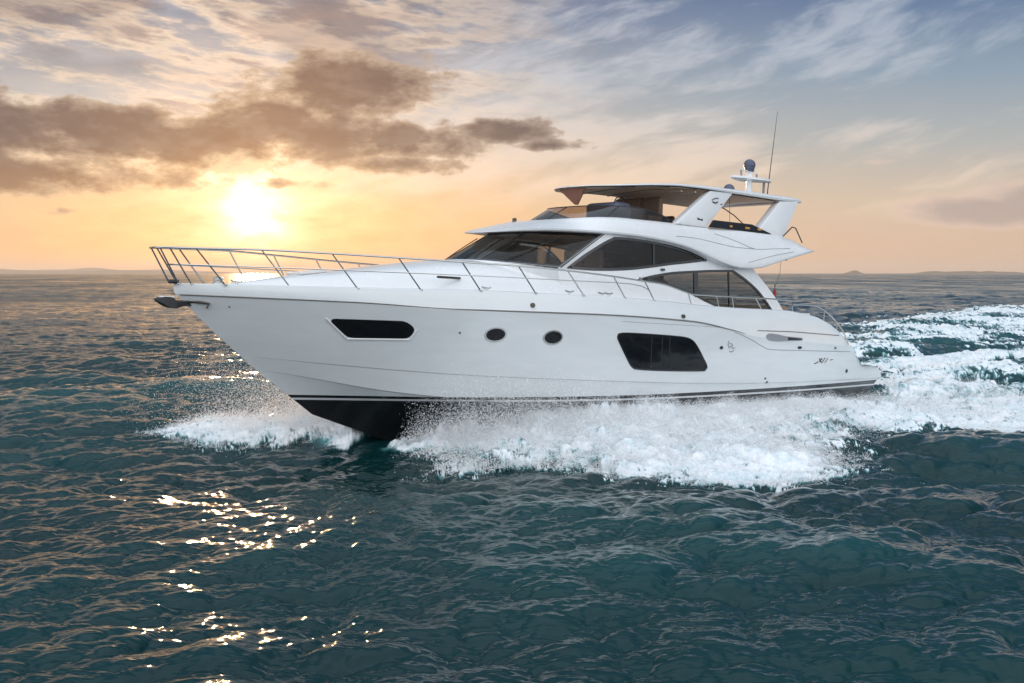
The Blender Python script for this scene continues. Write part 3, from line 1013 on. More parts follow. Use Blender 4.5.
# dark coaming glass aft of the front legs
for s in (1, -1):
    P = [(7.25, 4.17), (7.05, 4.36), (5.55, 4.36), (4.75, 4.16)]
    o2 = dense([Vector(p) for p in P], .2, smooth=False)
    V, F = slab([o2], lambda x, z: 1.80 - .15 * (z - 4.15), .0, -.04, .5)
    cg = obj('coaming_panel', V if s > 0 else flip(V), F, M['dglass'], yacht, 40)
    for x in (6.4, 5.75, 5.25):
        MB().rbox((x, s * 1.785, 4.25), (.18 if x < 6 else .10, .02, .05), .008).build('courtesy_lamp', M['orange'], cg)

# helm, seats and wet bar on the flybridge
MB().rbox((9.5, .55, 4.38), (.55, 1.1, .5), .12).build('flybridge_console', M['navy'], yacht, 50)
for (x, y) in ((8.35, .75), (8.35, .05)):
    seat((x, y, 4.05), .58, .5, .36, .52, M['leather'], M['gel_warm'], 0, 'flybridge_seat', .0)
seat((7.4, -1.0, 4.05), 1.0, .6, .4, .62, M['leather'], M['gel_warm'], 0, 'flybridge_seat', .0)
seat((6.4, -1.15, 4.05), .9, 1.4, .36, .3, M['leather'], M['gel_warm'], 0, 'flybridge_seat', .0)
MB().tube([(9.3 + .05 * math.sin(t), .75 + .19 * math.cos(t), 4.62 + .16 * math.sin(t)) for t in np.linspace(0, 2 * math.pi, 17)[:-1]], .014, 6, closed=True).build('steering_wheel', M['black'], yacht)

# hardtop -------------------------------------------------------------------------------
HZ = [(10.32, 4.985), (10.25, 4.99), (10.1, 5.0), (9.8, 5.02), (9.4, 5.055), (8.8, 5.11), (8, 5.17), (6.8, 5.205), (5.2, 5.22), (3.3, 5.225), (3.12, 5.20)]
HW = [(10.32, .12), (10.28, .35), (10.18, .62), (9.95, .92), (9.6, 1.20), (9.2, 1.40), (8.7, 1.53), (8, 1.60), (6, 1.62), (3.5, 1.60), (3.12, 1.52)]
HT = [(10.32, .02), (9.8, .035), (8.6, .05), (7.2, .08), (6, .12), (4, .14), (3.12, .09)]
def camber(x): return itp(x, [(3, .10), (7, .10), (9, .05), (10.3, .012)])
def top_row(x):
    z, w, t = sm(x, HZ), sm(x, HW), itp(x, HT)
    p = []
    for q in (0, .3, .6, .85, .95):
        p.append((x, w * q, z - t + camber(x) * (1 - q * q)))
    p.append((x, w * .99, z - t * .85)); p.append((x, w, z - t * .5)); p.append((x, w * .985, z - t * .12))
    for q in (.95, .85, .6, .3, 0):
        p.append((x, w * q, z + camber(x) * (1 - q * q)))
    return p
hx = [10.32, 10.3, 10.25, 10.15, 10.0, 9.8, 9.6, 9.4, 9.2] + list(np.arange(9.0, 3.4, -.3)) + [3.3, 3.2, 3.12]
hr = [top_row(x) for x in hx]
ht = MB().grid(hr).grid([[(x, -y, z) for x, y, z in r] for r in hr])
for r in (hr[0], hr[-1]):
    ht.grid([r, [(x, -y, z) for x, y, z in r]])
hard = ht.build('hardtop', M['gel'], yacht, 35, merge=.001)
# canvas lining, sagging between its ribs
def lin_row(x):
    z, w, t = sm(x, HZ), sm(x, HW), itp(x, HT)
    sag = .035 * abs(math.sin((x - 10.3) * math.pi / .95)) if x > 6.9 else 0
    return [(x, w * .965 * q, z - t - .020 - sag * (1 - q ** 4) + camber(x) * (1 - q * q)) for q in np.linspace(-1, 1, 17)]
MB().grid([lin_row(x) for x in ([10.31, 10.3, 10.25, 10.15, 10.0, 9.9, 9.8, 9.7, 9.6, 9.5, 9.4, 9.3, 9.2, 9.1] + list(np.arange(9.0, 3.4, -.1)))]).build('canvas_lining', M['canvas'], hard, 60)
for x in (9.35, 8.4, 7.45):
    MB().tube([(p[0], p[1], p[2] - .01) for p in lin_row(x)], .012, 5).build('roof_rib', M['rub'], hard)
for (xa, ya, xb, yb) in ((7.9, 1.45, 7.35, .45), (7.45, 1.5, 6.9, .45), (7.05, 1.52, 6.5, .45)):
    za = sm(xa, HZ) - .16; zb_ = sm(xb, HZ) - .10
    MB().tube([(xa, ya, za), (xb, yb, zb_)], .016, 6).build('roof_strut', M['gel'], hard)
# rolled side curtain hanging at the front corner
FA = [[(10.20, -.46, 4.95), (10.24, -.05, 4.95), (10.18, .42, 4.95)], [(10.14, -.26, 4.77), (10.14, -.03, 4.76), (10.10, .24, 4.77)], [(10.04, -.06, 4.575), (10.03, -.02, 4.57), (10.02, .02, 4.575)]]
cv = MB().grid(FA).grid([[(x - .03, y, z) for x, y, z in r] for r in FA])
cv.build('curtain_flap', M['canvas_red'], hard, 60)

# hardtop legs
def leg(name, quad, yt, yb, th):
    zt = max(p[1] for p in quad); zb = min(p[1] for p in quad)
    fn = lambda x, z: yb + (yt - yb) * (z - zb) / (zt - zb)
    o2 = dense([Vector(p) for p in quad], .12, smooth=False)
    for s in (1, -1):
        V, F = slab([o2], fn, 0, -th, 0)
        lg = obj(name, V if s > 0 else flip(V), F, M['gel'], yacht, 40)
        bm = bmesh.new(); bm.from_mesh(lg.data)
        ed = [e for e in bm.edges if len(e.link_faces) == 2 and e.calc_face_angle(0) > R(50)]
        bmesh.ops.bevel(bm, geom=ed, offset=.025, segments=2, affect='EDGES', profile=.5)
        bm.to_mesh(lg.data); bm.free()
        lg.data.set_sharp_from_angle(angle=R(40))
        if s > 0: first = lg
    return fn, first
lf, front_leg = leg('hardtop_leg', [(6.98, 5.10), (6.10, 5.12), (7.28, 4.16), (8.42, 4.17)], 1.58, 1.74, .2)
leg('hardtop_leg', [(4.14, 5.08), (3.30, 5.16), (4.22, 4.10), (5.38, 4.14)], 1.57, 1.78, .24)
def lstroke(P, r=.012):
    MB().tube([(x, lf(x, z) + .006, z) for x, z in P], r, 5).build('emblem_stroke', M['dark_metal'], front_leg)
lstroke([(6.98, 4.86), (6.86, 4.92), (6.72, 4.93)]); lstroke([(6.96, 4.82), (6.84, 4.80), (6.76, 4.84)], .018); lstroke([(6.66, 4.78), (6.58, 4.80)], .010)
lstroke([(7.60, 4.36), (7.52, 4.34)], .022); lstroke([(7.48, 4.335), (7.42, 4.34)], .022)
# curved grab rail and lines in the open bay
MB().tube([(6.4, 1.3, 4.80), (6.1, 1.3, 4.74), (5.7, 1.3, 4.60), (5.3, 1.3, 4.40), (5.1, 1.3, 4.2)], .014, 6).build('grab_rail', M['dark_metal'], yacht)
MB().tube([(5.4, .9, 5.1), (5.35, .9, 4.2)], .006, 5).build('cord', M['dark_metal'], yacht)
MB().tube([(6.3, .8, 4.62), (6.2, .8, 4.2)], [.006, .014], 5).build('rod_holder', M['dark_metal'], yacht)
# aft fly rail
MB().tube([(4.55, 2.0, 4.12), (4.2, 2.02, 4.38), (4.05, 2.02, 4.36), (3.75, 2.02, 4.0)], .016, 6).build('aft_rail', M['dark_metal'], yacht)

# mast, domes, aerial ------------------------------------------------------------------------
Zm = 5.30
mast = MB().lathe([(.30, -.02), (.28, .04), (.16, .10), (.09, .16), (.075, .42), (.09, .52), (.08, .72), (.12, .74)], (3.45, 0, Zm), 16).build('mast', M['gel'], yacht, 40)
sp = MB()
o2 = dense([Vector(p) for p in [(4.2, -.05), (3.9, -.22), (3.4, -.32), (2.9, -.28), (2.5, -.04), (2.5, .04), (2.9, .28), (3.4, .32), (3.9, .22), (4.2, .05)]], .1)
v, f, be = sheet([o2], 0)
n_ = len(v)
V = [(x, y, Zm + .56 + .02 * abs(x - 3.4)) for x, y in v] + [(x, y, Zm + .50 + .03 * abs(x - 3.4)) for x, y in v]
obj('mast_platform', V, [tuple(q) for q in f] + [tuple(i + n_ for i in reversed(q)) for q in f] + [(a, b, b + n_, a + n_) for a, b in be], M['gel'], mast, 40)
MB().tube([(2.78, 0, Zm + .50), (2.80, 0, Zm + .10), (2.95, 0, Zm + .05), (3.4, 0, Zm + .05)], .035, 8).build('mast_brace', M['grey'], mast)
for (x, y) in ((3.95, .12), (2.95, -.12)):
    MB().tube([(x, y, Zm + .55), (x + .02, y, Zm + .74)], .028, 8).build('navigation_lamp', M['grey'], mast)
MB().tube([(3.9, .1, Zm + .78), (3.5, .05, Zm + .72), (3.0, -.1, Zm + .80)], .018, 6).build('crossbar', M['gel'], mast)
def dome(name, c, r, m, par, base=.03):
    pr = [(r * .72, 0), (r * .9, base), (r * .9, base + .01)] + [(r * math.cos(t), base + r * .45 + r * math.sin(t)) for t in np.linspace(-.3, math.pi / 2 - .05, 12)]
    return MB().lathe(pr, c, 20).build(name, m, par, 50)
dome('satellite_dome', (3.45, 0, Zm + .74), .165, M['navy'], mast, .12)
dome('satellite_dome', (4.75, .35, 5.28), .15, M['navy'], yacht, .06)
MB().tube([(2.62, 0, 5.30), (2.60, 0, 5.6), (2.24, 0, 7.92)], [.022, .016, .005], 6).build('whip_aerial', M['dark_metal'], yacht)

# bow rail ------------------------------------------------------------------------------------
RT = [(20.44, .0, 2.93), (20.42, .16, 2.93), (20.31, .27, 2.94), (19.78, .37, 2.95), (18.63, .67, 2.98), (17.42, 1.16, 2.97), (16.19, 1.58, 2.95), (14.91, 1.93, 2.93), (13.65, 2.18, 2.91),
      (12.43, 2.34, 2.87), (11.15, 2.43, 2.80), (10.2, 2.47, 2.73), (9.53, 2.48, 2.68), (8.75, 2.48, 2.52), (8.4, 2.47, 2.49), (7.0, 2.45, 2.48), (5.46, 2.42, 2.47), (4.4, 2.36, 2.45)]
RM = [(20.12, .0, 2.645), (20.10, .16, 2.645), (20.0, .28, 2.645), (19.4, .47, 2.65), (18.3, .84, 2.66), (16.9, 1.35, 2.665), (14.73, 1.98, 2.67), (12.6, 2.31, 2.665), (10.6, 2.45, 2.655), (10.05, 2.45, 2.54)]
def spline(P, step=.15):
    return dense([Vector(p) for p in P], step, closed=False)
rail = MB()
full = [Vector((x, -y, z)) for x, y, z in spline(RT)][::-1][:-1] + spline(RT)
rail.tube(full, .019, 8)
rail = rail.build('bow_rail', M['steel'], yacht, 60)
full = [Vector((x, -y, z)) for x, y, z in spline(RM)][::-1][:-1] + spline(RM)
MB().tube(full, .012, 6).build('mid_rail', M['steel'], rail)
tops = {p[0]: p for p in RT}
ST = [((20.0, .20, 2.29), (20.38, .20, 2.93)), ((19.80, .30, 2.29), (20.24, .29, 2.94)), ((19.21, .44, 2.30), (19.78, .37, 2.95)), ((18.11, .86, 2.31), (18.63, .67, 2.98)), ((16.92, 1.33, 2.32), (17.42, 1.16, 2.97)),
      ((15.71, 1.70, 2.34), (16.19, 1.58, 2.95)), ((14.46, 2.0, 2.37), (14.91, 1.93, 2.93)), ((13.19, 2.22, 2.37), (13.65, 2.18, 2.91)),
      ((11.95, 2.36, 2.36), (12.43, 2.34, 2.87)), ((10.75, 2.42, 2.34), (11.15, 2.43, 2.80)), ((9.82, 2.43, 2.30), (10.2, 2.47, 2.73)),
      ((8.55, 2.42, 2.24), (8.75, 2.48, 2.52)), ((7.55, 2.42, 2.22), (7.7, 2.46, 2.485)), ((7.0, 2.42, 2.21), (7.1, 2.45, 2.48)), ((5.9, 2.41, 2.20), (6.2, 2.44, 2.475)), ((4.55, 2.36, 2.17), (4.6, 2.37, 2.455))]
for a, b in ST:
    for s in (1, -1):
        sd = MB().tube([(a[0], s * a[1], a[2] - .01), (b[0], s * b[1], b[2])], .0145, 6)
        sd.lathe([(.035, 0), (.035, .012), (.02, .02)], (a[0], s * a[1], a[2]), 10)
        sd.build('stanchion', M['steel'], rail)
# little cap on the stem head
MB().rbox((20.02, 0, 2.335), (.14, .2, .07), .02).build('stem_cap', M['dark_metal'], yacht)

# stern rail
for s in (1, -1):
    SRL = [(4.3, s * 2.15, 2.36), (3.5, s * 2.2, 2.36), (3.15, s * 2.22, 2.30), (2.7, s * 2.22, 2.12), (2.2, s * 2.20, 1.82), (1.85, s * 2.18, 1.5), (1.62, s * 2.17, 1.12), (1.55, s * 2.16, .9)]
    sr = MB().tube(spline(SRL, .1), .018, 8).build('stern_rail', M['steel'], yacht)
    for (x, z0, z1) in ((2.95, 1.85, 2.22), (2.35, 1.60, 1.92)):
        MB().tube([(x, s * 2.2, z0), (x, s * 2.21, z1)], .014, 6).build('stanchion', M['steel'], sr)
MB().rbox((1.15, 1.75, .80), (.18, .12, .09), .02).build('stern_cleat', M['leather'], yacht)
# teak coaming cap and ensign staff
MB().rbox((3.75, 1.6, 2.12), (.95, .8, .05), .02).build('cockpit_cap', M['gel_warm'], yacht)
stf = MB().tube([(3.9, 1.3, 2.14), (3.9, 1.3, 2.9)], .014, 6).build('flagstaff', M['rub'], yacht)
MB().tube([(3.9, 1.3, 2.35), (3.91, 1.3, 2.5), (3.9, 1.3, 2.66), (3.89, 1.3, 2.78)], [.02, .035, .045, .012], 8).build('furled_flag', M['red'], stf)
MB().tube([(3.92, 1.5, 3.62), (3.90, 1.45, 3.2), (3.9, 1.32, 2.85)], .005, 5).build('halyard', M['dark_metal'], yacht)
MB().rbox((3.85, 1.55, 3.56), (.16, .10, .06), .02).build('deck_lamp', M['dark_metal'], yacht)

# cleats on the side deck and foredeck furniture
for (x, y) in ((14.1, 1.72), (12.15, 2.12), (11.25, 2.2), (11.05, 2.2), (18.9, .25)):
    z = itp(x, Z_TOP) + (.02 if x < 14 else .01)
    MB().tube([(x - .12, y, z + .07), (x - .06, y, z + .05), (x + .06, y, z + .05), (x + .12, y, z + .07)], .02, 6).tube([(x, y, z - .05), (x, y, z + .05)], .025, 6).build('cleat', M['steel'], yacht)
MB().rbox((14.9, 1.50, 2.62), (.75, .05, .05), .02, Matrix.Rotation(.26, 3, 'Z')).build('coachroof_handle', M['brass'], yacht)
MB().rbox((9.0, 1.91, 3.05), (.14, .03, .05), .012).build('side_lamp', M['brass'], yacht)
# windlass and low hatch on the foredeck
MB().lathe([(.12, 0), (.12, .06), (.07, .10), (.10, .16), (.04, .18)], (19.15, 0, 2.28), 14).build('windlass', M['steel'], yacht)
MB().rbox((17.3, 0, 2.62), (.6, .6, .05), .02, Matrix.Rotation(.13, 3, 'Y')).build('deck_hatch', M['gel_warm'], yacht)

# a rolled bolster lying on the aft deck
bo = MB().tube([(4.28, 1.75, 2.235), (4.27, 1.72, 2.235), (3.7, 1.45, 2.235), (3.68, 1.44, 2.235)], [.06, .095, .095, .06], 14).build('bolster', M['tan'], None, 50)
bo.matrix_world = BOAT
bo['label'] = "brown rolled bolster cushion on the aft deck beside the red furled flag"
bo['category'] = "cushion"

# ------------------------------------------------------------------ sea
def fft_tile(N, L, V, wdir, lmin, lmax, std, seed, spread=2):
    r = np.random.default_rng(seed)
    k1 = 2 * np.pi * np.fft.fftfreq(N, L / N)
    kx, ky = np.meshgrid(k1, k1, indexing='ij')
    k = np.hypot(kx, ky); k[0, 0] = 1e-6
    Lw = V * V / 9.81
    c = (kx * math.cos(wdir) + ky * math.sin(wdir)) / k
    P = np.exp(-1 / (k * Lw) ** 2) / k ** 4 * np.abs(c) ** spread * np.where(c < 0, .25, 1)
    P += .12 * np.exp(-1 / (k * Lw) ** 2) / k ** 4
    lam = 2 * np.pi / k
    P *= (lam > lmin) & (lam < lmax)
    h = (r.normal(size=(N, N)) + 1j * r.normal(size=(N, N))) * np.sqrt(P)
    z = np.fft.ifft2(h).real
    dx = np.fft.ifft2(-1j * kx / k * h).real
    dy = np.fft.ifft2(-1j * ky / k * h).real
    s = std / z.std()
    return (z * s).astype(np.float32), (dx * s).astype(np.float32), (dy * s).astype(np.float32)

def fbm_tile(N, beta, seed, lo=1, hi=1e9):
    r = np.random.default_rng(seed)
    k1 = np.fft.fftfreq(N, 1.0 / N)
    kx, ky = np.meshgrid(k1, k1, indexing='ij')
    k = np.hypot(kx, ky); k[0, 0] = 1e9
    h = (r.normal(size=(N, N)) + 1j * r.normal(size=(N, N))) * k ** (-beta) * (k >= lo) * (k <= hi)
    z = np.fft.ifft2(h).real
    return (z / z.std()).astype(np.float32)

def samp(tile, L, x, y):
    N = tile.shape[0]
    u = (x / L * N) % N; v = (y / L * N) % N
    i = np.floor(u).astype(np.int64); j = np.floor(v).astype(np.int64)
    fu = (u - i).astype(np.float32); fv = (v - j).astype(np.float32)
    i %= N; j %= N; i2 = (i + 1) % N; j2 = (j + 1) % N
    return tile[i, j] * (1 - fu) * (1 - fv) + tile[i2, j] * fu * (1 - fv) + tile[i, j2] * (1 - fu) * fv + tile[i2, j2] * fu * fv

WD = R(-72)
TA = fft_tile(1024, 61.0, 3.9, WD, .5, 22, .120, 3, 5)
TB = fft_tile(1024, 17.3, 2.4, WD + .35, .10, 1.5, .028, 5, 2)
TC = fft_tile(256, 331.0, 7.5, WD - .3, 14, 70, .085, 8)
N1 = fbm_tile(512, 1.35, 21)       # general break-up
N2 = fbm_tile(512, 1.0, 22, 3)     # finer
N3 = fbm_tile(512, 1.7, 23)        # soft
NB = fbm_tile(512, 1.9, 24, 4, 48)  # smooth lumps for billowing froth

def sst(x, a, b):
    t = np.clip((x - a) / (b - a), 0, 1)
    return t * t * (3 - 2 * t)

def plan(x, y):
    """world -> along / out from the yacht"""
    dx = x - 9.08; dy = y - 32.82
    return dx * f_.x + dy * f_.y, dx * p_.x + dy * p_.y

def poly_mask(px_, py_, poly, soft):
    """signed-distance style soft mask of a polygon"""
    inside = np.zeros(px_.shape, bool); dist = np.full(px_.shape, 1e9)
    n = len(poly)
    for i in range(n):
        ax, ay = poly[i]; bx, by = poly[(i + 1) % n]
        cond = (ay > py_) != (by > py_)
        xi = (bx - ax) * (py_ - ay) / (by - ay + 1e-12) + ax
        inside ^= cond & (px_ < xi)
        ex, ey = bx - ax, by - ay
        t = np.clip(((px_ - ax) * ex + (py_ - ay) * ey) / (ex * ex + ey * ey + 1e-12), 0, 1)
        dist = np.minimum(dist, np.hypot(px_ - ax - t * ex, py_ - ay - t * ey))
    return np.where(inside, dist, -dist) / soft

# foam areas on the water, in world metres
WASH = [(-1.9, 21.8), (-1.1, 20.6), (-.5, 20.1), (.85, 19.6), (2.25, 19.4), (3.2, 19.2), (4.3, 19.0), (5.2, 19.6), (5.9, 20.4), (6.4, 21.4), (7.7, 22.9), (9.4, 24.0),
        (10.7, 24.6), (12.5, 25.6), (16, 28.5), (20, 32), (20, 35), (17, 35.5), (13.3, 34.0), (11.3, 33.6), (7, 29.2), (2, 25.0), (-1.5, 22.6)]
PROP = [(11.2, 33.6), (12.6, 34.0), (16.3, 35.2), (21, 38), (30, 46), (30, 56), (24, 48), (19, 42), (15, 39), (12.6, 37.2), (10.5, 35.5)]
DIV = [(13.2, 43.0), (16, 44.5), (20, 50), (27, 58), (36, 70), (60, 100), (80, 140), (58, 122), (40, 99), (28, 79), (18.5, 62.5), (13.5, 52)]
BOWL = [(-3.3, 23.3), (-4.2, 22.9), (-5.4, 22.7), (-6.6, 23.2), (-7.6, 24.6), (-7.2, 26.0), (-5.5, 25.6), (-3.6, 24.6)]

_hx = np.linspace(0, 20, 80)
_hb = np.array([bhull(x, .1) for x in _hx])
def hull_half(p):
    return np.interp(p, _hx, _hb)

def foam_fields(x, y):
    """returns coverage 0..1 and froth height"""
    n1 = samp(N1, 9.0, x, y); n2 = samp(N2, 3.1, x, y); n3 = samp(N3, 21.0, x, y); n4 = samp(N2, .9, x + 3, y)
    cov = np.zeros(x.shape, np.float32); hgt = np.zeros(x.shape, np.float32)
    near = (y < 150) & (y > 17) & (x > -12)
    if not near.any():
        return cov, hgt
    X, Y = x[near], y[near]; a1, a2, a3, a4 = n1[near], n2[near], n3[near], n4[near]
    b1 = samp(NB, 8.0, X, Y); b2 = samp(NB, 3.0, X + 5, Y)
    c = np.zeros(X.shape); h = np.zeros(X.shape)
    d = poly_mask(X, Y, WASH, 1.0)
    p, q = plan(X, Y)
    e = d + .35 * a1 + .22 * a2 + .08 * a4
    m = sst(e, -.10, .45)
    thin = np.clip(.5 + .5 * sst(p, -8, 6), 0, 1)
    c = np.maximum(c, m * thin * (.74 + .16 * a2 + .16 * a1))
    ridge = sst(d, -.2, 1.4)
    h += sst(d, -.1, 2.2) * (.05 + .15 * sst(p, 5, 11)) + m * sst(d, -.1, 1.0) * (.075 * np.abs(b1) + .03 * np.abs(b2) + .02 * a1) * (.6 + .4 * sst(p, -6, 8))
    hh = hull_half(p)
    aq = np.abs(q) - hh
    port = q > 0
    H1 = np.interp(p, [-6, -3, 0, 4, 8, 10, 12, 14, 15.2, 15.9], [.0, .06, .06, .08, .15, .30, .50, .48, .20, 0])
    wl = np.interp(p, [0, 8, 12, 14.5, 15.5], [1.2, 1.4, 1.25, .8, .5])
    wedge = H1 * np.exp(-np.clip(aq, 0, 9) / wl) * port * (aq > -.6)
    b3 = samp(NB, 1.25, X + 1, Y)
    rag = np.clip(.85 + .17 * b1 + .13 * b2 + .07 * b3 + .16 * a1, .3, 1.5)
    h += np.clip(wedge * 3, 0, 1) * .018 * b3
    h += wedge * rag
    c = np.maximum(c, np.clip(sst(wedge, .02, .16), 0, 1) * (.82 + .14 * a2))
    H2 = np.interp(p, [11, 12.5, 14, 15.2, 16.0, 17.0], [.30, .42, .50, .42, .18, 0])
    wedge2 = H2 * np.exp(-np.clip(aq, 0, 9) / 1.5) * (~port) * (aq > -.6)
    h += wedge2 * rag
    c = np.maximum(c, np.clip(sst(wedge2, .03, .18), 0, 1) * (.75 + .16 * a2))
    d = poly_mask(X, Y, PROP, 1.0)
    e = d + .9 * a3 * .5 + .5 * a1 + .3 * a2
    m = sst(e, -.2, 1.2)
    c = np.maximum(c, m * (.54 + .2 * a2 + .26 * a1))
    h += sst(d, -.6, 2.0) * .24 + m * (.07 * np.abs(b1) + .03 * np.abs(b2) + .03 * a1)
    d = poly_mask(X, Y, DIV, 1.0)
    e = d + 1.6 * a3 * .6 + 1.1 * a1 + .5 * a2
    m = sst(e, -.3, 2.6)
    c = np.maximum(c, m * (.50 + .2 * a2 + .28 * a1))
    h += sst(d, -3, 4.0) * (.42 * sst(Y, 160, 60)) + m * (.07 * np.abs(b1) + .05 * a1)
    d = poly_mask(X, Y, BOWL, 1.0)
    e = d + .28 * a1 + .2 * a2
    m = sst(e, -.12, .5)
    c = np.maximum(c, m * (.72 + .2 * a2 + .1 * a4))
    h += sst(d, -.5, 1.2) * .12 + m * (.05 * np.abs(b1) + .025 * np.abs(b2))
    # smooth hollow beside the forefoot and between the wakes
    bowp = np.exp(-(((p - 15.6) / 1.3) ** 2 + ((q - .9) / 1.6) ** 2))
    h += .06 * bowp
    cov[near] = np.clip(c, 0, 1); hgt[near] = h
    return cov, hgt

OFF = (20.0, -30.0)     # which stretch of the wave field lies here
def sea_points(x, y):
    d = np.hypot(x, y)
    fa = np.ones_like(d)
    w = 1 / (1 + (d / 900.0) ** 2)
    amp = (.85 + .28 * samp(N3, 140.0, x, y)).astype(np.float32)
    amp = np.clip(amp, .45, 1.5)
    x, y = x + OFF[0], y + OFF[1]
    ca, sa = math.cos(.4), math.sin(.4)
    xr, yr = x * ca - y * sa, x * sa + y * ca
    za, ax, ay = (samp(t, 61.0, xr, yr) for t in TA)
    ax, ay = ax * ca + ay * sa, -ax * sa + ay * ca
    zb, bx, by = (samp(t, 17.3, x, y) for t in TB)
    zc, cx_, cy_ = (samp(t, 331.0, x, y) for t in TC)
    near = 1 / (1 + (d / 160.0) ** 2)
    amp = amp * w
    z = za * amp + zc * w + zb * near * (.6 + .6 * np.clip(amp, 0, 1.4))
    chop = 1.3
    x, y = x - OFF[0], y - OFF[1]
    X = x + chop * (ax * amp + bx * near * .9 + cx_ * w)
    Y = y + chop * (ay * amp + by * near * .9 + cy_ * w)
    crest = za * amp
    return X, Y, z, crest

def build_sea():
    # polar sheet centred under the viewpoint: fine where it is near, coarse far off and behind
    fine = np.linspace(-R(33), R(33), 1150)
    side = np.concatenate([np.linspace(R(33), R(70), 60)[1:], np.linspace(R(70), R(290), 90)[1:], np.linspace(R(290), R(327), 60)[1:-1]])
    az = np.concatenate([fine, side])
    ds = [1.2]
    while ds[-1] < 6.5: ds.append(ds[-1] + .12)
    while ds[-1] < 14000:
        d = ds[-1]
        fac = float(np.interp(d, [25, 45, 450, 900], [.55, .26, .26, .6]))
        ds.append(d + max(.026, min(fac * d * d / (1100 * CAM_H), d * .12)))
    ds = np.array(ds)
    A, D = np.meshgrid(az, ds)
    x = (D * np.sin(A)).ravel(); y = (D * np.cos(A)).ravel()
    cov, hgt = foam_fields(x, y)
    X, Y, z, crest = sea_points(x, y)
    calm = 1 - .55 * np.clip(cov, 0, 1)
    z = z * calm + hgt
    # tiny whitecaps on steep crests far and near
    wc = np.clip((crest - .30) * 4.0, 0, 1) * np.clip(samp(N2, 1.7, x, y) * .5 + .2, 0, 1)
    cov = np.clip(np.maximum(cov, wc * .5), 0, 1)
    n, mcol = len(ds), len(az)
    V = np.stack([X, Y, z], 1)
    V = np.concatenate([V, [[0, 0, 0]]])
    idx = np.arange(n * mcol).reshape(n, mcol)
    nxt = np.roll(idx, -1, axis=1)
    q = np.stack([idx[:-1], idx[1:], nxt[1:], nxt[:-1]], -1).reshape(-1, 4)[:, ::-1]
    tri = np.stack([np.full(mcol, n * mcol), nxt[0], idx[0]], 1)[:, ::-1]
    me = bpy.data.meshes.new('sea')
    me.vertices.add(len(V)); me.vertices.foreach_set('co', V.astype(np.float32).ravel())
    loops = np.concatenate([q.ravel(), tri.ravel()])
    me.loops.add(len(loops)); me.loops.foreach_set('vertex_index', loops.astype(np.int32))
    st = np.concatenate([np.arange(len(q)) * 4, len(q) * 4 + np.arange(len(tri)) * 3])
    me.polygons.add(len(st)); me.polygons.foreach_set('loop_start', st.astype(np.int32))
    me.update(calc_edges=True)
    at = me.attributes.new('foam', 'FLOAT', 'POINT')
    at.data.foreach_set('value', np.concatenate([cov, [0]]).astype(np.float32))
    # slopes finer than the local mesh become micro-roughness
    step = np.interp(D.ravel(), ds[:-1], np.diff(ds))
    at = me.attributes.new('chop', 'FLOAT', 'POINT')
    at.data.foreach_set('value', np.concatenate([np.interp(np.log10(step), [-1.4, -.3, .3, 1.2], [.085, .10, .17, .26]), [.06]]).astype(np.float32))
    me.polygons.foreach_set('use_smooth', np.ones(len(st), bool))
    me.update()
    # normals up
    if me.polygons[len(q) // 2].normal.z < 0:
        me.flip_normals()
    m = bpy.data.materials.new('sea_water'); m.use_nodes = True; m.node_tree.nodes.clear()
    g = NG(m.node_tree)
    geo = g.new('ShaderNodeNewGeometry')
    pos = E(g, geo.outputs['Position'])
    at = g.new('ShaderNodeAttribute', attribute_name='foam')
    fo = E(g, at.outputs['Fac'])
    sep = g.new('ShaderNodeSeparateXYZ'); g.l.new(geo.outputs['Position'], sep.inputs[0])
    Z = E(g, sep.outputs[2])
    n_a = g.noise(pos, 1.6, 8.0, .68)
    n_b = g.noise(pos, 9.0, 5.0, .65)
    tex = n_a * .6 + n_b * .4
    thr = g.m('MULTIPLY', 1.0 - fo, 0.62) + 0.14
    fm = g.smooth(tex - thr, -.12, .15) * g.smooth(fo, .02, .10)
    # body colour of the water: darker blue-green with paler patches where it is aerated
    patch = g.noise(pos, .11, 3.0, .5)
    body = g.mix(g.smooth(patch, .35, .7), (.0008, .020, .0225), (.0014, .034, .037))
    body = g.mix(g.smooth(Z, .05, .5), body, (.004, .060, .062))  # light showing through the crests, painted into the colour by height
    body = g.mix(g.smooth(fo, .05, .6), body, (.10, .31, .33))
    p = g.new('ShaderNodeBsdfPrincipled')
    g.put(p.inputs['Base Color'], body)
    ra = g.new('ShaderNodeAttribute', attribute_name='chop')
    mp2 = g.new('ShaderNodeMapping'); mp2.inputs['Scale'].default_value = (.035, .012, 1); g.l.new(geo.outputs['Position'], mp2.inputs[0])
    wind = g.noise(E(g, mp2.outputs[0]), 1.0, 6.0, .62)
    g.put(p.inputs['Roughness'], g.m('MAXIMUM', E(g, ra.outputs['Fac']) * g.lin(wind, .34, .66, .45, 1.6), .06))
    p.inputs['IOR'].default_value = 1.333
    bmp = g.new('ShaderNodeBump'); bmp.inputs['Strength'].default_value = .55; bmp.inputs['Distance'].default_value = .035
    mp = g.new('ShaderNodeMapping'); mp.inputs['Rotation'].default_value = (0, 0, R(20)); mp.inputs['Scale'].default_value = (.6, 1.6, 1)
    g.l.new(geo.outputs['Position'], mp.inputs[0])
    rip = g.noise(E(g, mp.outputs[0]), 5.0, 2.0, .5)
    rip2 = g.noise(E(g, mp.outputs[0]), 13.0, 1.0, .5)
    g.put(bmp.inputs['Height'], rip + rip2 * .3)
    g.l.new(bmp.outputs[0], p.inputs['Normal'])
    fp = g.new('ShaderNodeBsdfPrincipled')
    fcol = g.mix(g.smooth(tex, .36, .58), (.60, .71, .76), (.90, .91, .93))
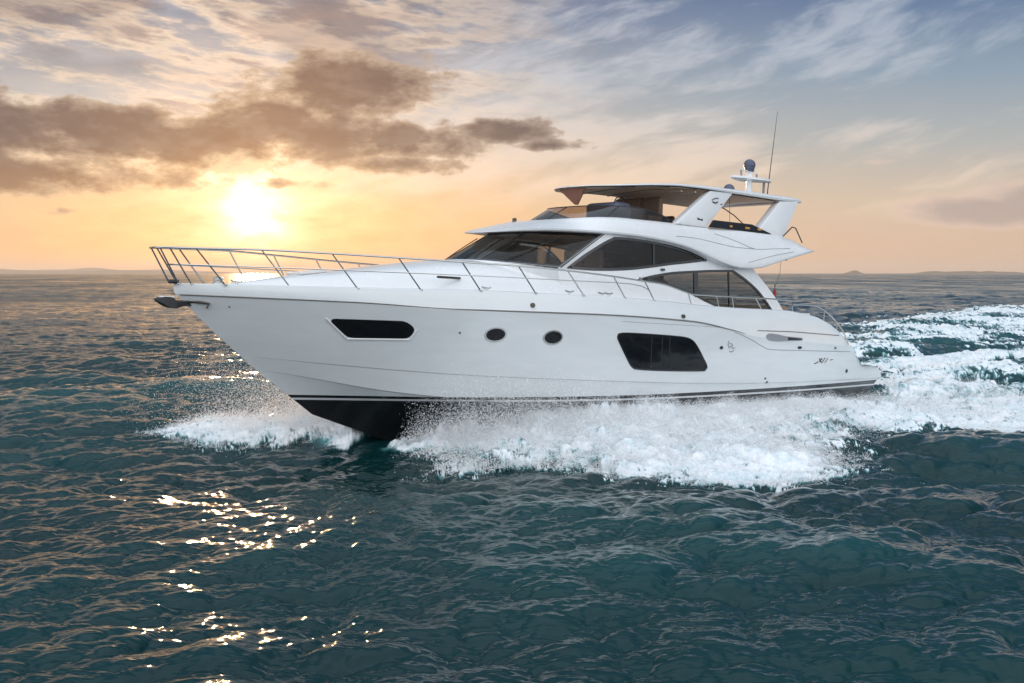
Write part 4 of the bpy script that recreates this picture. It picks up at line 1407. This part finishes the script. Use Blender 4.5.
    g.put(fp.inputs['Base Color'], fcol)
    fp.inputs['Roughness'].default_value = .75
    fp.inputs['Specular IOR Level'].default_value = .25
    fbm_ = g.new('ShaderNodeBump'); fbm_.inputs['Strength'].default_value = .8; fbm_.inputs['Distance'].default_value = .06
    g.put(fbm_.inputs['Height'], tex)
    g.l.new(fbm_.outputs[0], fp.inputs['Normal'])
    mx = g.new('ShaderNodeMixShader')
    g.put(mx.inputs[0], fm)
    g.l.new(p.outputs[0], mx.inputs[1]); g.l.new(fp.outputs[0], mx.inputs[2])
    o = g.new('ShaderNodeOutputMaterial'); g.l.new(mx.outputs[0], o.inputs[0])
    me.materials.append(m)
    so = bpy.data.objects.new('sea', me)
    so['kind'] = 'structure'
    COL.objects.link(so)
build_sea()

# ------------------------------------------------------------------ spray: thrown drops and froth
def drops_mesh(name, P, r, m, label, cat):
    """one tiny thin facet of water per drop, so that light passes through it"""
    n = len(P)
    base = np.array([(1, 0, 0), (-.5, .866, 0), (-.5, -.866, 0)], np.float32) * 1.35
    # random orientation
    qn = RNG.normal(size=(n, 4)); qn /= np.linalg.norm(qn, axis=1, keepdims=True)
    w, x, y, z = qn.T
    Rm = np.stack([np.stack([1 - 2 * (y * y + z * z), 2 * (x * y - z * w), 2 * (x * z + y * w)], -1),
                   np.stack([2 * (x * y + z * w), 1 - 2 * (x * x + z * z), 2 * (y * z - x * w)], -1),
                   np.stack([2 * (x * z - y * w), 2 * (y * z + x * w), 1 - 2 * (x * x + y * y)], -1)], 1)
    V = np.einsum('nij,kj->nki', Rm, base) * r[:, None, None] + P[:, None, :]
    fs_ = np.arange(3 * n).reshape(-1, 3)
    me = bpy.data.meshes.new(name)
    me.vertices.add(3 * n); me.vertices.foreach_set('co', V.astype(np.float32).ravel())
    me.loops.add(fs_.size); me.loops.foreach_set('vertex_index', fs_.ravel().astype(np.int32))
    me.polygons.add(len(fs_)); me.polygons.foreach_set('loop_start', (np.arange(len(fs_)) * 3).astype(np.int32))
    me.update(calc_edges=True)
    me.materials.append(m)
    me.update()
    o = bpy.data.objects.new(name, me)
    o['kind'] = 'stuff'; o['label'] = label; o['category'] = cat
    COL.objects.link(o)
    return o

def spray_mat(lean, thru):
    m = bpy.data.materials.new('spray_drops'); m.use_nodes = True; m.node_tree.nodes.clear()
    g = NG(m.node_tree)
    geo = g.new('ShaderNodeNewGeometry')
    vm = g.new('ShaderNodeVectorMath', operation='MULTIPLY_ADD')
    g.l.new(geo.outputs['Normal'], vm.inputs[0]); vm.inputs[1].default_value = (.45, .45, .45); g.put(vm.inputs[2], tuple(lean))
    nn = g.new('ShaderNodeVectorMath', operation='NORMALIZE'); g.l.new(vm.outputs[0], nn.inputs[0])
    a = g.new('ShaderNodeBsdfDiffuse'); g.put(a.inputs[0], (.97, .97, .98)); g.l.new(nn.outputs[0], a.inputs['Normal'])
    b = g.new('ShaderNodeBsdfTranslucent'); g.put(b.inputs[0], (.97, .97, .97))
    mx = g.new('ShaderNodeMixShader'); mx.inputs[0].default_value = thru
    g.l.new(a.outputs[0], mx.inputs[1]); g.l.new(b.outputs[0], mx.inputs[2])
    o = g.new('ShaderNodeOutputMaterial'); g.l.new(mx.outputs[0], o.inputs[0])
    return m
SPRAY = spray_mat((p_.x * .4, p_.y * .4, .55), .25)
SPRAY_SUN = spray_mat((0, -.2, .35), .6)

def to_world(p, q, z):
    x = 9.08 + f_.x * p + p_.x * q; y = 32.82 + f_.y * p + p_.y * q
    return np.stack([x, y, z], 1)

def throw(n, p0, side, vp, vq, vz, tmax, z0, rlo, rhi, seed, keep=None):
    r = np.random.default_rng(seed)
    p = p0(r, n); t = r.random(n) ** .8 * tmax
    # clumps: drops thrown in gusts
    gust = np.interp(p + r.normal(size=n) * .02, np.linspace(-10, 20, 400), np.clip(1 + .35 * np.interp(np.linspace(0, 1, 400), np.linspace(0, 1, 90), r.normal(size=90)), .5, 1.3)) * np.interp(p, [5, 8, 11, 12.5, 14, 16], [.2, .26, .42, .66, .92, 1.0])
    q0 = hull_half(p) * .97
    Vq = vq[0] + (vq[1] - vq[0]) * r.random(n); Vz = (vz[0] + (vz[1] - vz[0]) * r.random(n)) * gust; Vp = vp[0] + (vp[1] - vp[0]) * r.random(n)
    P = p - Vp * t; Q = q0 + Vq * t; Z = z0 + Vz * t - 4.905 * t * t
    Q = np.maximum(Q, np.where((P > .3) & (P < 17), hull_half(P) + .02 * 1, Q))
    # small turbulent scatter
    s = .03 + .10 * t / tmax
    P += r.normal(size=n) * s; Q += np.abs(r.normal(size=n)) * s; Z += r.normal(size=n) * s
    ok = Z > -.05
    P, Q, Z = P[ok], Q[ok], Z[ok]
    W = to_world(P, Q * side, Z)
    rad = rlo * (rhi / rlo) ** (r.random(len(W)) ** 2.2)
    return W, rad

parts = []
# dense sheet thrown from the forward chine on the port side
parts.append(throw(330000, lambda r, n: 15.7 - 7.0 * r.random(n) ** 1.1, 1, (0.5, 6.0), (.2, 4.4), (1.2, 4.3), .72, .08, .004, .0125, 31))
# rolling wash further aft
parts.append(throw(70000, lambda r, n: 12.5 - 12.0 * r.random(n), 1, (1.0, 4.0), (.1, 2.8), (.8, 3.0), .55, .04, .005, .013, 32))
# stray high drops
parts.append(throw(5000, lambda r, n: 15.8 - 6 * r.random(n) ** 1.3, 1, (0.0, 5.0), (.5, 5.2), (1.5, 5.0), .85, .0, .004, .011, 33))
# froth hugging the wash
def froth(n, poly, box, zlo, zhi, seed, rlo, rhi, inset=-.1):
    r = np.random.default_rng(seed)
    x = box[0] + (box[1] - box[0]) * r.random(n); y = box[2] + (box[3] - box[2]) * r.random(n)
    d = poly_mask(x, y, poly, 1.0)
    nz = samp(N1, 9.0, x, y) * .35 + samp(N2, 3.1, x, y) * .22
    p, q = plan(x, y)
    ok = (d + nz > inset) & ~((p > .2) & (p < 16.5) & (np.abs(q) < hull_half(p)))
    x, y, d = x[ok], y[ok], d[ok]
    cov, hg = foam_fields(x, y)
    _, _, zz, _ = sea_points(x, y)
    pw, qw = plan(x, y)
    wdg = np.interp(pw, [-3, 0, 8, 12, 14.5, 16], [.04, .05, .08, .22, .38, .1]) * np.exp(-np.clip(np.abs(qw) - hull_half(pw), 0, 9) / 1.2)
    z = zz * .45 + hg + (r.random(len(x)) ** 2.2) * wdg + (r.random(len(x)) ** 2.2) * (zlo + (zhi - zlo) * np.clip(d / 2.0 + .3 * samp(N2, 1.3, x, y) + .2, 0, 1.3))
    return np.stack([x, y, z], 1), rlo * (rhi / rlo) ** (r.random(len(x)) ** 2)
parts.append(froth(420000, WASH, (-2.5, 14, 18.5, 33), .03, .20, 41, .004, .011, -.3))
parts.append(froth(420000, WASH, (-2.6, 8, 20.0, 27.5), .03, .24, 42, .004, .011, -.2))
drops_mesh('spray', np.concatenate([a for a, _ in parts]), np.concatenate([b for _, b in parts]), SPRAY,
           "white churning bow wash and spray along the yacht's near side", "spray")
# far side sheet, seen past the stem against the light
parts = []
parts.append(throw(420000, lambda r, n: 15.9 - 3.6 * r.random(n) ** 1.2, -1, (-4.2, 2.5), (1.0, 6.6), (1.0, 4.9), .9, .05, .004, .0115, 51))
parts.append(throw(45000, lambda r, n: 15.9 - 2.0 * r.random(n) ** 1.2, -1, (-3.6, 0.5), (2.0, 7.5), (.5, 2.4), .5, .0, .006, .016, 52))
parts.append(froth(60000, BOWL, (-8.5, -3, 22, 27), .03, .30, 53, .006, .014, -.3))
drops_mesh('spray', np.concatenate([a for a, _ in parts]), np.concatenate([b for _, b in parts]), SPRAY_SUN,
           "sunlit golden bow spray thrown up on the far side ahead of the stem", "spray")
parts = [froth(35000, PROP, (10, 31, 33, 57), .03, .30, 61, .006, .014), froth(14000, DIV, (13, 62, 42, 110), .03, .25, 62, .007, .016)]
drops_mesh('spray', np.concatenate([a for a, _ in parts]), np.concatenate([b for _, b in parts]), SPRAY,
           "pale foam flecks over the wake trailing behind the stern", "spray")

# ------------------------------------------------------------------ far land
def ridge(name, x0, x1, y, hmax, seed, m, depth=350.0, rough=1.0, prof=None):
    r = np.random.default_rng(seed)
    n = 160
    ph = r.random(14) * 6.28
    rows_ = []
    for j, (dy, hs) in enumerate(((-depth * .5, 0), (-depth * .35, .35), (-depth * .15, .8), (0, 1), (depth * .25, .8), (depth * .5, 0))):
        row = []
        for i in range(n + 1):
            t = i / n
            h = sum(math.sin(t * (3 + 4.3 * k) * rough + ph[k] + j * .3) / (1 + k * .8) for k in range(14)) * .16 + .62
            env = min(1, t * 6, (1 - t) * 6) if prof is None else prof(t)
            row.append((x0 + (x1 - x0) * t, y + dy, -1 + hmax * hs * max(.05, h) * env))
        rows_.append(row)
    o = MB().grid(rows_).build(name, m, None, 80)
    o['kind'] = 'structure'
    return o
land = mat('far_land', (.05, .055, .04), .9, var=.2, vscale=.02)
ridge('hills', -6400, -2600, 11000, 78, 71, land)
ridge('hills', -5200, -2500, 8800, 34, 72, land)
ridge('island', 1615, 1870, 5600, 24, 73, land, 200, prof=lambda t: math.exp(-((t - .5) / .13) ** 2) + .12 * math.exp(-((t - .5) / .3) ** 2))
ridge('island', 2120, 2800, 5900, 17, 74, land, 200)

# haze over the water
def haze():
    m = bpy.data.materials.new('haze_air'); m.use_nodes = True; m.node_tree.nodes.clear()
    g = NG(m.node_tree)
    pv = g.new('ShaderNodeVolumePrincipled')
    g.put(pv.inputs['Color'], (.95, .93, .90))
    pv.inputs['Density'].default_value = .00010
    pv.inputs['Anisotropy'].default_value = .35
    o = g.new('ShaderNodeOutputMaterial'); g.l.new(pv.outputs[0], o.inputs['Volume'])
    b = MB().box((0, 0, 45), (29000, 29000, 100)).build('haze', m, None, None)
    b['kind'] = 'stuff'
    return b
USE_HAZE = True
if USE_HAZE:
    haze()
